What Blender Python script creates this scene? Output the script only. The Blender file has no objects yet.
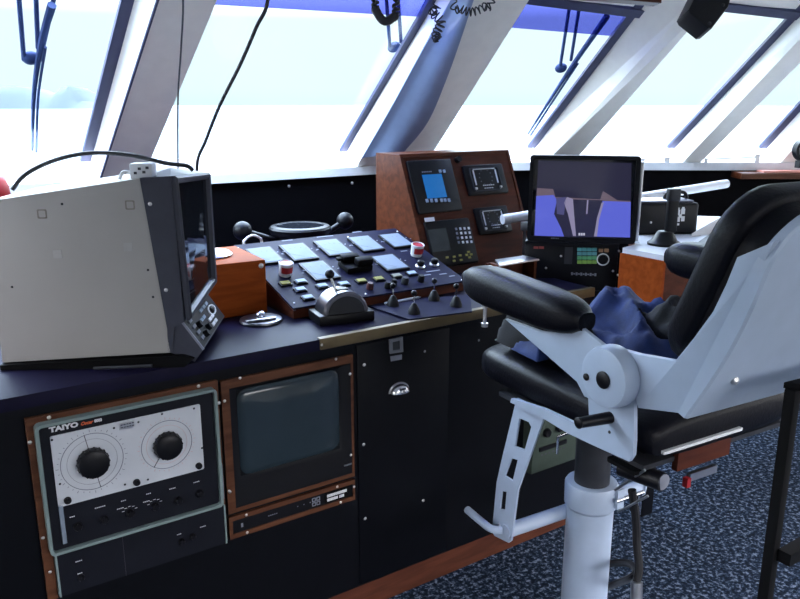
import bpy, bmesh, math, random
from mathutils import Vector, Matrix, noise
random.seed(7)
S = bpy.context.scene
COL = S.collection
PI = math.pi
V = Vector

# ------------------------------------------------------------------ camera
FPX, PITCH, YAW, EYE = 767.0, math.radians(14.3), math.radians(34.0), 1.55
hd = V((math.sin(YAW), math.cos(YAW), 0)); rt = V((math.cos(YAW), -math.sin(YAW), 0)); ZU = V((0, 0, 1))
fw = hd * math.cos(PITCH) - ZU * math.sin(PITCH); up = hd * math.sin(PITCH) + ZU * math.cos(PITCH)
EYEP = V((0, 0, EYE))
cam = bpy.data.objects.new('camera', bpy.data.cameras.new('camera')); COL.objects.link(cam)
cam.data.sensor_width = 36; cam.data.lens = FPX / 800 * 36; cam.data.clip_start = .02; cam.data.clip_end = 12000
cm = Matrix((rt, up, -fw)).transposed().to_4x4(); cm.translation = EYEP; cam.matrix_world = cm
S.camera = cam

def ray(px, py): return fw + rt * ((px - 400) / FPX) - up * ((py - 299.5) / FPX)
def on(px, py, **k):
    d = ray(px, py); a, v = list(k.items())[0]
    if a == 'd': return EYEP + d * v
    i = 'xyz'.index(a); return EYEP + d * ((v - EYEP[i]) / d[i])
def frame(o, u, v):
    u = V(u).normalized(); v = V(v); v = (v - u * v.dot(u)).normalized(); w = u.cross(v)
    m = Matrix((u, v, w)).transposed().to_4x4(); m.translation = V(o); return m
def L3(fr, px, py, w=0):                       # pixel -> local point on the frame's plane w
    n = fr.col[2].xyz; p0 = fr.translation + n * w; d = ray(px, py)
    q = EYEP + d * ((p0 - EYEP).dot(n) / d.dot(n)); return fr.inverted() @ q
def L(fr, px, py, w=0): q = L3(fr, px, py, w); return (q.x, q.y)
def Q(fr, pts, w=0): return [L(fr, p[0], p[1], w) for p in pts]

# ------------------------------------------------------------------ materials
MATS = {}
def mat(name, col, rough=.5, metal=0., var=.12, vs=18., bump=0., bs=200., spec=.5, emit=None, es=1., coat=0.):
    if name in MATS: return MATS[name]
    m = bpy.data.materials.new(name); m.use_nodes = True; nt = m.node_tree; b = nt.nodes['Principled BSDF']
    N = lambda t: nt.nodes.new(t); K = nt.links.new
    tc = N('ShaderNodeTexCoord'); nz = N('ShaderNodeTexNoise'); nz.inputs['Scale'].default_value = vs; nz.inputs['Detail'].default_value = 4
    K(tc.outputs['Object'], nz.inputs['Vector'])
    rp = N('ShaderNodeValToRGB'); rp.color_ramp.elements[0].position = .3; rp.color_ramp.elements[1].position = .7
    c = V(col); lo = c * (1 - var); hi = c * (1 + var)
    rp.color_ramp.elements[0].color = (*lo, 1); rp.color_ramp.elements[1].color = (*[min(1, x) for x in hi], 1)
    K(nz.outputs['Fac'], rp.inputs['Fac']); K(rp.outputs['Color'], b.inputs['Base Color'])
    b.inputs['Roughness'].default_value = rough; b.inputs['Metallic'].default_value = metal
    b.inputs['Specular IOR Level'].default_value = spec; b.inputs['Coat Weight'].default_value = coat
    if bump:
        n2 = N('ShaderNodeTexNoise'); n2.inputs['Scale'].default_value = bs; K(tc.outputs['Object'], n2.inputs['Vector'])
        bp = N('ShaderNodeBump'); bp.inputs['Strength'].default_value = bump; bp.inputs['Distance'].default_value = .002
        K(n2.outputs['Fac'], bp.inputs['Height']); K(bp.outputs['Normal'], b.inputs['Normal'])
    if emit:
        b.inputs['Emission Color'].default_value = (*emit, 1); b.inputs['Emission Strength'].default_value = es
    MATS[name] = m; return m
def wood(name, dark, light, rough=.35, sc=(2, 14, 14), spec=.18):
    m = mat(name, light, rough, spec=spec); nt = m.node_tree; b = nt.nodes['Principled BSDF']; N = lambda t: nt.nodes.new(t); K = nt.links.new
    tc = N('ShaderNodeTexCoord'); mp = N('ShaderNodeMapping'); mp.inputs['Scale'].default_value = sc
    nz = N('ShaderNodeTexNoise'); nz.inputs['Scale'].default_value = 3; nz.inputs['Detail'].default_value = 6; nz.inputs['Distortion'].default_value = .6
    rp = N('ShaderNodeValToRGB'); rp.color_ramp.elements[0].position = .35; rp.color_ramp.elements[1].position = .7
    rp.color_ramp.elements[0].color = (*dark, 1); rp.color_ramp.elements[1].color = (*light, 1)
    K(tc.outputs['Object'], mp.inputs['Vector']); K(mp.outputs['Vector'], nz.inputs['Vector']); K(nz.outputs['Fac'], rp.inputs['Fac'])
    K(rp.outputs['Color'], b.inputs['Base Color']); return m

M_black = mat('black_laminate', (.0030, .0034, .0052), .38, spec=.15, bump=.05, bs=90)
M_top = mat('worktop_laminate', (.0085, .0075, .024), .45, spec=.06, bump=.06, bs=300)
M_panel = mat('panel_navy', (.0105, .0105, .030), .5, spec=.05)
M_bwall = mat('black_bulkhead', (.0010, .0010, .002), .6, spec=.06)
M_wood = wood('teak', (.052, .0125, .0045), (.098, .026, .009), .4)
M_teakdark = wood('mahogany', (.055, .014, .007), (.10, .027, .013), .35)
M_trimwood = wood('trim_wood', (.075, .027, .013), (.13, .052, .026), .45)
M_boxwood = wood('orange_plywood', (.22, .042, .008), (.31, .063, .012), .5, spec=.03)
M_plinth = wood('plinth_wood', (.06, .018, .010), (.10, .032, .017), .5)
M_cream = mat('cream_paint', (.90, .88, .82), .5, var=.03)
M_white = mat('white_paint', (.62, .63, .66), .5, spec=.2, var=.03)
M_ceil = mat('ceiling_paint', (.85, .85, .81), .6, var=.03)
M_chair = mat('chair_grey_paint', (.37, .445, .56), .38, var=.04, bump=.03, bs=400)
M_leather = mat('black_leather', (.0022, .0022, .005), .44, spec=.17, bump=.35, bs=140)
M_plastic = mat('black_plastic', (.0035, .0035, .0055), .42, spec=.25)
M_blackmat = mat('black_matte', (.0015, .0015, .002), .65, spec=.12)
M_rubber = mat('rubber', (.008, .008, .01), .55, spec=.3)
M_chrome = mat('chrome', (.75, .75, .77), .16, 1., var=.03)
M_steel = mat('brushed_steel', (.55, .55, .57), .32, 1., var=.06)
M_gold = mat('brass_strip', (.13, .095, .045), .5, .4)
M_brass = mat('brass', (.6, .45, .2), .3, 1.)
M_screw = mat('screw_steel', (.72, .70, .68), .3, .85)
M_radar = mat('radar_grey_beige', (.36, .345, .325), .5, var=.03, vs=6)
M_bezel = mat('bezel_slate', (.040, .043, .060), .45, spec=.3)
M_dkgrey = mat('dark_grey', (.026, .028, .034), .45, spec=.3)
M_green = mat('pale_green_enamel', (.19, .25, .245), .4, var=.05)
M_dfp = mat('charcoal_enamel', (.0065, .0072, .012), .45, spec=.2)
M_dial = mat('dial_white', (.56, .58, .62), .45, var=.02)
M_ink = mat('ink', (.03, .03, .04), .6)
M_faint = mat('faint_ink', (.20, .21, .25), .6, spec=.1)
M_pinkink = mat('faded_red_ink', (.55, .36, .36), .6)
M_lab = mat('white_lettering', (.75, .76, .78), .6, var=.02)
M_orange = mat('orange_red_lettering', (.55, .09, .02), .6)
M_red = mat('red_plastic', (.33, .012, .016), .4)
M_meter = mat('meter_face', (.20, .24, .30), .6, spec=.08, var=.02)
M_yel = mat('yellow_key', (.30, .28, .085), .5, spec=.1)
M_bluekey = mat('pale_key', (.30, .37, .46), .5, spec=.1)
M_glassdark = mat('dark_glass', (.012, .014, .018), .06, var=.02, spec=.6)
M_crt = mat('crt_glass', (.024, .038, .048), .12, var=.03, spec=.5)
M_gunit = mat('sage_green_enamel', (.042, .058, .046), .55, spec=.2)
M_paper = mat('paper', (.70, .71, .73), .7, var=.03)
M_card = mat('cardboard', (.45, .40, .36), .7)
M_blue = mat('blue_cloth', (.007, .024, .115), .8, var=.25, vs=30, bump=.3, bs=300)
M_blackcloth = mat('black_cloth', (.004, .004, .006), .85, var=.2, bump=.3, bs=300)
M_cable = mat('cable_black', (.018, .018, .022), .5)
M_wiper = mat('wiper_flare_blue', (.035, .05, .13), .7, spec=.1)  # blue cast of the window flare is put into the wiper colour
M_seal = mat('window_seal', (.035, .04, .10), .5)
M_tube = mat('white_tube', (.74, .75, .78), .35, var=.02)
M_chart = mat('navy_key', (.02, .03, .05), .5)
M_wcab = mat('white_cable', (.7, .7, .7), .5)
M_lcdgreen = mat('lcd_grey', (.035, .045, .045), .2)
M_seadark = mat('hazy_land', (.036, .046, .075), .9, var=.03, vs=.05)

def carpet():
    m = mat('speckled_blue_carpet', (.02, .03, .06), .95); nt = m.node_tree; b = nt.nodes['Principled BSDF']; N = lambda t: nt.nodes.new(t); K = nt.links.new
    tc = N('ShaderNodeTexCoord'); n1 = N('ShaderNodeTexNoise'); n1.inputs['Scale'].default_value = 62; n1.inputs['Detail'].default_value = 2.5; n1.inputs['Roughness'].default_value = .7
    K(tc.outputs['Object'], n1.inputs['Vector'])
    rp = N('ShaderNodeValToRGB'); e = rp.color_ramp.elements
    e[0].position = .40; e[0].color = (.003, .007, .015, 1); e[1].position = .50; e[1].color = (.010, .020, .041, 1)
    x = e.new(.55); x.color = (.040, .060, .095, 1); x = e.new(.65); x.color = (.18, .22, .29, 1)
    K(n1.outputs['Fac'], rp.inputs['Fac']); K(rp.outputs['Color'], b.inputs['Base Color'])
    bp = N('ShaderNodeBump'); bp.inputs['Strength'].default_value = .6; bp.inputs['Distance'].default_value = .004
    K(n1.outputs['Fac'], bp.inputs['Height']); K(bp.outputs['Normal'], b.inputs['Normal']); b.inputs['Specular IOR Level'].default_value = .15
    return m
M_carpet = carpet()
def emis(name, col, st, base=(.01, .01, .012)):
    return mat(name, base, .12, emit=col, es=st, var=0.01)
def glass(name, tint, refl=.05):
    m = bpy.data.materials.new(name); m.use_nodes = True; nt = m.node_tree; nt.nodes.clear()
    o = nt.nodes.new('ShaderNodeOutputMaterial'); t = nt.nodes.new('ShaderNodeBsdfTransparent'); g = nt.nodes.new('ShaderNodeBsdfGlossy'); mx = nt.nodes.new('ShaderNodeMixShader')
    nz = nt.nodes.new('ShaderNodeTexNoise'); nz.inputs['Scale'].default_value = 3
    mc = nt.nodes.new('ShaderNodeMixRGB'); mc.inputs[1].default_value = (*tint, 1); mc.inputs[2].default_value = (*[x * .97 for x in tint], 1)
    nt.links.new(nz.outputs['Fac'], mc.inputs[0]); nt.links.new(mc.outputs[0], t.inputs[0])
    g.inputs['Roughness'].default_value = .03; mx.inputs[0].default_value = refl
    nt.links.new(t.outputs[0], mx.inputs[1]); nt.links.new(g.outputs[0], mx.inputs[2]); nt.links.new(mx.outputs[0], o.inputs[0]); return m
M_glass = glass('window_glass', (.84, .94, .98))
M_tint = glass('blue_tint_film', (.40, .42, .80), .03)
M_clear = glass('clear_plastic', (.86, .87, .9), .12)

# ------------------------------------------------------------------ mesh builder
def catmull(pts, n=8):
    P = [V(p) for p in pts]
    if len(P) < 3: return P
    out = []
    for i in range(len(P) - 1):
        p0 = P[max(i - 1, 0)]; p1 = P[i]; p2 = P[i + 1]; p3 = P[min(i + 2, len(P) - 1)]
        for k in range(n):
            t = k / n
            out.append(.5 * ((2 * p1) + (p2 - p0) * t + (2 * p0 - 5 * p1 + 4 * p2 - p3) * t * t + (3 * p1 - p0 - 3 * p2 + p3) * t ** 3))
    out.append(P[-1]); return out
def rrect(u0, v0, u1, v1, r, n=4):
    pts = []
    for cx, cy, a in ((u1 - r, v1 - r, 0), (u0 + r, v1 - r, 90), (u0 + r, v0 + r, 180), (u1 - r, v0 + r, 270)):
        for k in range(n + 1):
            t = math.radians(a + 90 * k / n); pts.append((cx + r * math.cos(t), cy + r * math.sin(t)))
    return pts
def circ(cu, cv, r, n=28, ru=None): return [(cu + (ru or r) * math.cos(2 * PI * k / n), cv + r * math.sin(2 * PI * k / n)) for k in range(n)]

class B:
    def __init__(s, T=None): s.bm = bmesh.new(); s.T = T or Matrix.Identity(4)
    def v(s, p): return s.bm.verts.new(s.T @ V(p))
    def face(s, vs):
        try: return s.bm.faces.new(vs)
        except ValueError: return None
    def skin(s, rings, close=True, caps=True):
        R = [[s.v(p) for p in r] for r in rings]
        n = len(R[0]); fs = []
        for a, b in zip(R[:-1], R[1:]):
            for i in range(n if close else n - 1):
                fs.append(s.face((a[i], a[(i + 1) % n], b[(i + 1) % n], b[i])))
        if caps: fs += [s.face(R[0][::-1]), s.face(R[-1])]
        return R
    def prism(s, pts, w0, w1, bev=0, taper=0):
        pts = [tuple(p) for p in pts]
        if bev:
            cx = sum(p[0] for p in pts) / len(pts); cy = sum(p[1] for p in pts) / len(pts)
            d = 1 if w1 > w0 else -1
            def ins(k):
                out = []; n = len(pts)
                A = sum(pts[i][0] * pts[(i + 1) % n][1] - pts[(i + 1) % n][0] * pts[i][1] for i in range(n))
                sg = 1 if A > 0 else -1
                for i in range(n):
                    a, b, c = V(pts[i - 1]), V(pts[i]), V(pts[(i + 1) % n])
                    e1 = (b - a); e2 = (c - b)
                    if e1.length < 1e-9 or e2.length < 1e-9: out.append(tuple(b)); continue
                    e1.normalize(); e2.normalize()
                    n1 = V((-e1.y, e1.x)) * sg; n2 = V((-e2.y, e2.x)) * sg
                    m = n1 + n2
                    if m.length < 1e-6: m = n1
                    m.normalize(); q = b + m * (k / max(.4, m.dot(n1))); out.append(tuple(q))
                return out
            i1 = ins(bev * .3); i2 = ins(bev)
            s.skin([[(x, y, w0) for x, y in pts], [(x, y, w1 - d * bev) for x, y in pts], [(x, y, w1 - d * bev * .3) for x, y in i1], [(x, y, w1) for x, y in i2]])
        else:
            s.skin([[(x, y, w0) for x, y in pts], [(x, y, w1) for x, y in pts]])
        return s
    def ring(s, outer, inner, w0, w1):
        n = len(outer)
        s_ = [[s.v((x, y, w)) for x, y in pl] for pl, w in ((outer, w0), (outer, w1), (inner, w1), (inner, w0))]
        for a, b in zip(s_, s_[1:] + s_[:1]):
            for i in range(n): s.face((a[i], a[(i + 1) % n], b[(i + 1) % n], b[i]))
        return s
    def plate(s, outer, holes, w0, w1):
        es = []
        for lp in [outer] + holes:
            vs = [s.v((x, y, w0)) for x, y in lp]
            for i in range(len(vs)): es.append(s.bm.edges.new((vs[i], vs[(i + 1) % len(vs)])))
        r = bmesh.ops.triangle_fill(s.bm, use_beauty=True, edges=es)
        fs = [g for g in r['geom'] if isinstance(g, bmesh.types.BMFace)]
        ex = bmesh.ops.extrude_face_region(s.bm, geom=fs)
        vv = [g for g in ex['geom'] if isinstance(g, bmesh.types.BMVert)]
        bmesh.ops.translate(s.bm, verts=vv, vec=(s.T.to_3x3() @ V((0, 0, w1 - w0)))); return s
    def box(s, lo, hi, bev=0, seg=2):
        lo, hi = V(lo), V(hi); c = (lo + hi) / 2; d = hi - lo
        r = bmesh.ops.create_cube(s.bm, size=1, matrix=s.T @ Matrix.Translation(c) @ Matrix.Diagonal((d.x, d.y, d.z, 1)))
        if bev:
            es = list({e for v in r['verts'] for e in v.link_edges})
            bmesh.ops.bevel(s.bm, geom=es, offset=bev, segments=seg, affect='EDGES', profile=.5)
        return s
    def cyl(s, p0, p1, r0, r1=None, n=20, caps=True):
        p0, p1 = V(p0), V(p1); r1 = r0 if r1 is None else r1; a = (p1 - p0).normalized(); x = a.orthogonal().normalized(); y = a.cross(x)
        c = [(x * math.cos(2 * PI * k / n) + y * math.sin(2 * PI * k / n)) for k in range(n)]
        s.skin([[p0 + q * r0 for q in c], [p1 + q * r1 for q in c]], caps=caps); return s
    def lathe(s, prof, o=(0, 0, 0), axis=(0, 0, 1), n=28):
        o = V(o); a = V(axis).normalized(); x = a.orthogonal().normalized(); y = a.cross(x)
        c = [(x * math.cos(2 * PI * k / n) + y * math.sin(2 * PI * k / n)) for k in range(n)]
        s.skin([[o + a * h + q * max(r, 1e-4) for q in c] for r, h in prof]); return s
    def tube(s, pts, r, n=8, smooth=8):
        P = catmull(pts, smooth) if smooth else [V(p) for p in pts]
        rings = []; t0 = (P[1] - P[0]).normalized(); x = t0.orthogonal().normalized()
        for i, p in enumerate(P):
            t = (P[min(i + 1, len(P) - 1)] - P[max(i - 1, 0)]).normalized()
            x = (x - t * x.dot(t)).normalized(); y = t.cross(x); rr = r(i / (len(P) - 1)) if callable(r) else r
            rings.append([p + (x * math.cos(2 * PI * k / n) + y * math.sin(2 * PI * k / n)) * rr for k in range(n)])
        s.skin(rings); return s
    def sph(s, c, r, sc=(1, 1, 1), n=20):
        bmesh.ops.create_uvsphere(s.bm, u_segments=n, v_segments=n // 2 + 2, radius=r, matrix=s.T @ Matrix.Translation(V(c)) @ Matrix.Diagonal((*sc, 1))); return s
    def dome(s, c, r, h, axis=(0, 0, 1), n=20):
        return s.lathe([(r, 0)] + [(r * math.cos(t), h * math.sin(t)) for t in [PI / 2 * k / 6 for k in range(1, 7)]], c, axis, n)
    def loft(s, rings): s.skin(rings); return s

def obj(name, b, m, parent=None, sharp=35, subsurf=0, M=None):
    bm = b.bm; bmesh.ops.remove_doubles(bm, verts=bm.verts, dist=1e-6)
    bmesh.ops.recalc_face_normals(bm, faces=bm.faces)
    ca = math.radians(sharp)
    for f in bm.faces: f.smooth = True
    for e in bm.edges:
        if len(e.link_faces) == 2 and e.calc_face_angle(0) > ca: e.smooth = False
    me = bpy.data.meshes.new(name); bm.to_mesh(me); bm.free(); me.materials.append(m)
    o = bpy.data.objects.new(name, me); COL.objects.link(o)
    if parent: o.parent = parent
    elif M is not None: o.matrix_world = M
    if subsurf:
        md = o.modifiers.new('sub', 'SUBSURF'); md.levels = md.render_levels = subsurf
    return o
def tag(o, label=None, cat=None, group=None, kind=None):
    for k, v in (('label', label), ('category', cat), ('group', group), ('kind', kind)):
        if v: o[k] = v
    return o
def thing(name, label, cat, M=None, group=None):
    o = bpy.data.objects.new(name, None); COL.objects.link(o); o.empty_display_size = .05
    if M is None: M = Matrix.Identity(4)
    if not isinstance(M, Matrix): M = Matrix.Translation(V(M))
    o.matrix_world = M; o['fr'] = 0; del o['fr']
    return tag(o, label, cat, group)
def struct(name, b, m, label=None, M=None, **k):
    o = obj(name, b, m, M=M, **k); o['kind'] = 'structure'; o['label'] = label or name.replace('_', ' '); o['category'] = name.split('_')[0]; return o
def dup(root, M=None, label=None, group=None):
    r = root.copy(); COL.objects.link(r)
    if M is not None: r.matrix_world = M
    if label: r['label'] = label
    if group: r['group'] = group
    for ch in list(root.children):
        c = ch.copy(); COL.objects.link(c); c.parent = r
        for g in ch.children:
            d = g.copy(); COL.objects.link(d); d.parent = c
    return r
def text(name, s, uvw, size, m, parent, T=None, shear=0., align='LEFT', sx=1., rot=0., fat=0.):
    cu = bpy.data.curves.new('t', 'FONT'); cu.body = s; cu.size = size; cu.shear = shear; cu.align_x = align; cu.align_y = 'BOTTOM_BASELINE'; cu.extrude = .0002; cu.offset = fat; cu.resolution_u = 2
    t = bpy.data.objects.new('t', cu); COL.objects.link(t); dg = bpy.context.evaluated_depsgraph_get(); dg.update()
    me = bpy.data.meshes.new_from_object(t.evaluated_get(dg)); COL.objects.unlink(t); bpy.data.objects.remove(t)
    me.transform((T or Matrix.Identity(4)) @ Matrix.Translation(V(uvw)) @ Matrix.Rotation(rot, 4, 'Z') @ Matrix.Diagonal((sx, 1, 1, 1)))
    me.materials.clear(); me.materials.append(m); me.name = name
    o = bpy.data.objects.new(name, me); COL.objects.link(o)
    if parent: o.parent = parent
    return o
def screws(parent, pts, w, r=.0045, m=None, T=None, h=.0025):
    for (u, v) in pts:
        b = B(T); b.dome((u, v, w), r, h, n=10); obj('screw', b, m or M_screw, parent)

# ================================================================== SETTING
FACE_Y, WT = 1.812, .918
ZS = 1.26
b = B(); b.box((-2.2, -1.6, -.06), (5.2, 4.2, 0)); struct('floor', b, M_carpet, 'speckled dark blue carpet floor')

# --- bow window wall: facets that lean aft
TILT = math.radians(52)
AY = 3.15
J = [V((-2.1, 2.2, ZS)), V((-1.0, AY, ZS)), None, None, None, None, None]
j1 = on(418, 164, z=ZS); J[2] = V((j1.x, AY, ZS))
J[3] = on(571, 162.5, z=ZS); J[4] = on(692, 163, z=ZS); J[5] = on(806, 163, z=ZS); J[6] = J[5] + V((.55, -1.0, 0))
FAC = []
for a, c in zip(J[:-1], J[1:]):
    u = (c - a).normalized(); inn = V((u.y, -u.x, 0)); s_ = inn * math.sin(TILT) + ZU * math.cos(TILT)
    FAC.append(frame(a, u, s_))          # w axis points into the room (and down)
FL, FA, FB, FC, FD, FE = FAC
VT = 1.14; TH = .10
def edge(fr, p, q, w=0, lo=-.0, hi=VT):
    a, c = V(L(fr, *p, w)), V(L(fr, *q, w)); k = (c - a) / (c.y - a.y)
    return [fr @ V((*(a + k * (y - a.y)), w)) for y in (lo, hi)]
def vedge(fr, u, w=0): return [fr @ V((u, y, w)) for y in (0, VT)]
lenA = (J[2] - J[1]).length
P = {}
P[1] = dict(il=edge(FA, (100, 178), (157, 0)), ir=edge(FA, (140, 185), (217, 0)), ol=edge(FA, (94, 143), (132, 0), -TH), fo=FA)
P[2] = dict(il=edge(FA, (362, 157), (452, 0)), ir=edge(FB, (430, 157), (529, 0)), ol=edge(FA, (352, 140), (441, -10), -TH), fo=FB)
P[3] = dict(il=edge(FB, (556, 151), (680, 17)), ir=edge(FC, (583, 151), (694, 24)), ol=edge(FB, (526, 157), (638, 10), -TH), fo=FC)
P[4] = dict(il=edge(FC, (683, 162), (800, 39)), ir=edge(FD, (701, 162), (800, 63)), ol=edge(FC, (664, 157), (794, 19), -TH), fo=FD)
P[5] = dict(il=edge(FD, (783, 160), (832, 107)), ir=edge(FD, (805, 160), (860, 107)), ol=edge(FD, (758, 155), (802, 107), -TH), fo=FE)
P[0] = dict(il=vedge(FA, .05), ir=vedge(FA, .16), ol=vedge(FA, .03, -TH), fo=FA)
for k, d in P.items():
    nrm = d['fo'].col[2].xyz
    d['or'] = [p - nrm * TH for p in d['ir']]
    b = B(); ring = lambda i: [d['ol'][i], d['il'][i], d['ir'][i], d['or'][i]]
    b.skin([ring(0), ring(1)]); struct('trim_%d' % (k + 1), b, M_cream, 'cream painted window pillar %d' % (k + 1))
# panes (own structures), seals as children
def lerp(a, c, t): return a + (c - a) * t
for k in range(6):
    fr = [FA, FA, FB, FC, FD, FE][k] if k < 6 else FE
    if k == 5: continue
    l = P[k]['or']; r = P[k + 1]['ol']; n = fr.col[2].xyz
    inv = fr.inverted(); pl = [inv @ p for p in (l[0], r[0], r[1], l[1])]
    if k == 0: pl = [inv @ p for p in (P[0]['or'][0], P[1]['ol'][0], P[1]['ol'][1], P[0]['or'][1])]
    WN = k + 1; wz = -TH; TOPV = [(1.05, 1.05), (1.05, 1.02), (1.0, .93), (.975, .905), (.97, .90)]
    win = thing('window_%d' % WN, 'raked wheelhouse window %d of the bow front' % WN, 'window', fr); win['kind'] = 'structure'
    quad = [(p.x, p.y) for p in pl]
    quad = [(quad[0][0] - .02, quad[0][1] - .03), (quad[1][0] + .02, quad[1][1] - .03), (quad[2][0] + .02, VT + .03), (quad[3][0] - .02, VT + .03)]
    tl_, tr_ = TOPV[k]
    b = B(); b.prism(quad, wz - .012, wz - .006); obj('pane', b, M_glass, win)
    # dark seal strips along right and top
    a0, a1 = V((pl[1].x, pl[1].y)), V((pl[2].x, pl[2].y))
    sw = .035
    b = B(); b.prism([(a0.x - sw, a0.y), (a0.x + .004, a0.y), (a1.x + .004, a1.y), (a1.x - sw, a1.y)], wz - .004, wz + .010); obj('seal', b, M_seal, win)
    b = B(); b.prism([(pl[3].x, tl_ - .02), (pl[2].x, tr_ - .02), (pl[2].x, tr_ + .02), (pl[3].x, tl_ + .02)], wz - .004, wz + .016); obj('seal', b, M_seal, win)
    b = B(); b.prism([(pl[3].x - .1, tl_ + .02), (pl[2].x + .1, tr_ + .02), (pl[2].x + .1, VT + .02), (pl[3].x - .1, VT + .02)], wz - .004, wz + .006); struct('trim_%d' % (30 + k), b, M_cream, 'cream panel above bow window %d' % WN, M=fr)
    P[k]['win'] = win; P[k]['pl'] = pl
def tintstrip(k, fr, p, q):
    a = L(fr, *p, -TH); c = L(fr, *q, -TH); pl = P[k]['pl']
    def ru(v): t = v / VT; return pl[1].x + (pl[2].x - pl[1].x) * t
    def lu(v): t = v / VT; return pl[0].x + (pl[3].x - pl[0].x) * t
    b = B(); b.prism([(lu(a[1]) - .02, a[1]), (ru(c[1]), c[1]), (ru(VT), VT), (lu(VT) - .02, VT)], -TH - .005, -TH - .003); obj('tint_film', b, M_tint, P[k]['win'])
tintstrip(1, FA, (232, 7), (428, 18)); tintstrip(2, FB, (512, 27), (612, 37))
# header above the windows, ceiling
for i, fr in enumerate(FAC):
    ln = (J[i + 1] - J[i]).length
    b = B(); e = .12
    b.box((-e, VT, -TH), (ln + e, VT + .30, .0)); struct('trim_%d' % (10 + i), b, M_ceil, 'pale header above bow windows, section %d' % (i + 1), M=fr)
ZT = ZS + (VT) * math.cos(TILT) + .02
b = B(); b.box((-2.2, -1.6, ZT + .06), (5.2, 2.40, ZT + .12)); struct('ceiling', b, M_ceil, 'pale wheelhouse ceiling')
# sill ledges and black bulkhead below the windows
for i, fr in enumerate(FAC):
    a, c = J[i], J[i + 1]; u = (c - a).normalized(); inn = V((u.y, -u.x, 0))
    F2 = frame(a, u, ZU); ln = (c - a).length; e = .0        # w = u x z -> points inward
    b = B(F2 if False else None); b.prism([(0 - .02, -.035), (ln + .02, -.035), (ln + .02, .004), (-.02, .004)], -.16, .022); struct('sill_%d' % (i + 1), b, M_white, 'white window sill ledge, section %d' % (i + 1), M=F2)
    b = B(); b.prism([(-.01, -ZS), (ln + .01, -ZS), (ln + .01, -.035), (-.01, -.035)], -.10, .0); o = struct('wall_%s' % ['port', 'bow_port', 'bow_center', 'bow_starboard', 'starboard_forward', 'starboard'][i], b, M_bwall, 'black bulkhead below the windows, section %d' % (i + 1), M=F2)
    P.setdefault('F2', []).append(F2)
F2A, F2B, F2C, F2D = P['F2'][1], P['F2'][2], P['F2'][3], P['F2'][4]
for (px_, py_) in ((289, 186), (352, 183)):
    q_ = L3(F2A, px_, py_, 0); b = B(); b.dome((q_.x, q_.y, 0.0003), .007, .004, n=12); o = struct('trim_50', b, M_screw, 'round screw head on the black bulkhead', M=F2A)
# ================================================================== outside
b = B(); b.box((-4000, 4.6, -8.2), (4000, 6500, -8)); struct('ground_sea', b, mat('sea_water', (.062, .076, .085), .8, var=.05, vs=.3, bump=.5, bs=.8), 'calm sea beyond the windows')
def hills(name, pts, d, m, lab):
    p0 = on(pts[0][0], 103, d=d); fr = frame(V((p0.x, p0.y, -8)), rt, ZU)
    low = []; prev = pts
    rings = []
    for w in (12, 0, -25, -60):
        k = {12: .25, 0: .92, -25: 1, -60: .5}[w]; rings.append(w)
    b = B()
    top = Q(fr, pts, 0)
    R = []
    for w, k in ((60, .0), (30, .6), (0, 1.), (-100, .95), (-250, 0)):
        R.append([(x, max(.02, y * k), w) for x, y in top])
    b.skin(R, close=False, caps=False); return struct(name, b, m, lab, M=fr)
hills('ground_headland', [(-110, 110), (-90, 94), (-40, 88), (0, 87), (12, 86), (25, 88), (36, 92), (50, 95), (56, 93), (60, 88), (68, 86), (76, 92), (82, 101), (92, 103), (99, 105.5), (104, 109)], 1600, M_seadark, 'hazy headland across the water')

# ================================================================== helm console
hc = thing('helm_console', 'black laminate helm console with inset instruments and wooden kick plinth', 'console', (0, 0, 0))
CL, CR = -.9, 2.05
b = B(); b.prism([(CL, FACE_Y), (CR, FACE_Y), (CR, 2.0), (1.93, 2.09), (1.93, 2.22), (2.22, 2.40), (2.22, 2.60), (CL, 2.60)], .09, .885); obj('body', b, M_black, hc)
b = B(); b.box((CL, FACE_Y + .004, 0.0), (CR, 2.0, .09)); obj('plinth', b, M_plinth, hc)
FF = frame((0, FACE_Y - .0006, 0), (1, 0, 0), (0, 0, 1))        # face frame: u = x, v = z, w = towards the chair
screws(hc, Q(FF, [(408, 580), (482, 546), (440, 559)], .004), .002)
for x in (.62,): pass
# thin joint line and access panel
ap = thing('access_panel', 'tall black access door with chrome cup pull in the console face', 'panel', FF)
pq = Q(FF, [(354, 355), (436, 327)])
x0, x1 = pq[0][0] + .008, pq[1][0] + .05
b = B(); b.prism([(x0, .10), (x1, .10), (x1, .878), (x0, .878)], .0, .004, .002); obj('door_leaf', b, M_black, ap)
screws(ap, Q(FF, [(363.5, 364.5), (363, 444), (364.5, 518), (422.5, 500)]), .004, .0055)
screws(ap, Q(FF, [(424, 351), (478, 340)]), .004, .004, M_steel)
# cup pull
c = L(FF, 398, 391); b = B(); b.plate([(c[0] + .037 * math.cos(t), c[1] + .030 * math.sin(t)) for t in [PI * k / 14 for k in range(15)]], [], .004, .0065); pull = obj('cup_pull', b, M_steel, ap)
b = B(); R_ = []
for k in range(17):
    t = PI * k / 16; R_.append([(c[0] + .033 * math.cos(t) * rr, c[1] + .026 * math.sin(t) * rr, .0065 + h) for rr, h in ((1, 0), (.95, .010), (.82, .017), (.6, .021), (.3, .023), (.02, .0235))])
b.skin(R_, close=False, caps=False); obj('cup_hood', b, M_chrome, pull)
q = Q(FF, [(388, 339), (401, 336), (401.5, 351), (388.5, 353)]); b = B(); b.ring(q, [(V(p) * .6 + (V(q[0]) + V(q[2])) * .2) for p in q], .004, .010); sock = obj('socket_plate', b, mat('plate_grey', (.16, .165, .19), .45), ap); tag(sock, 'grey metal socket plate')
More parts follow.
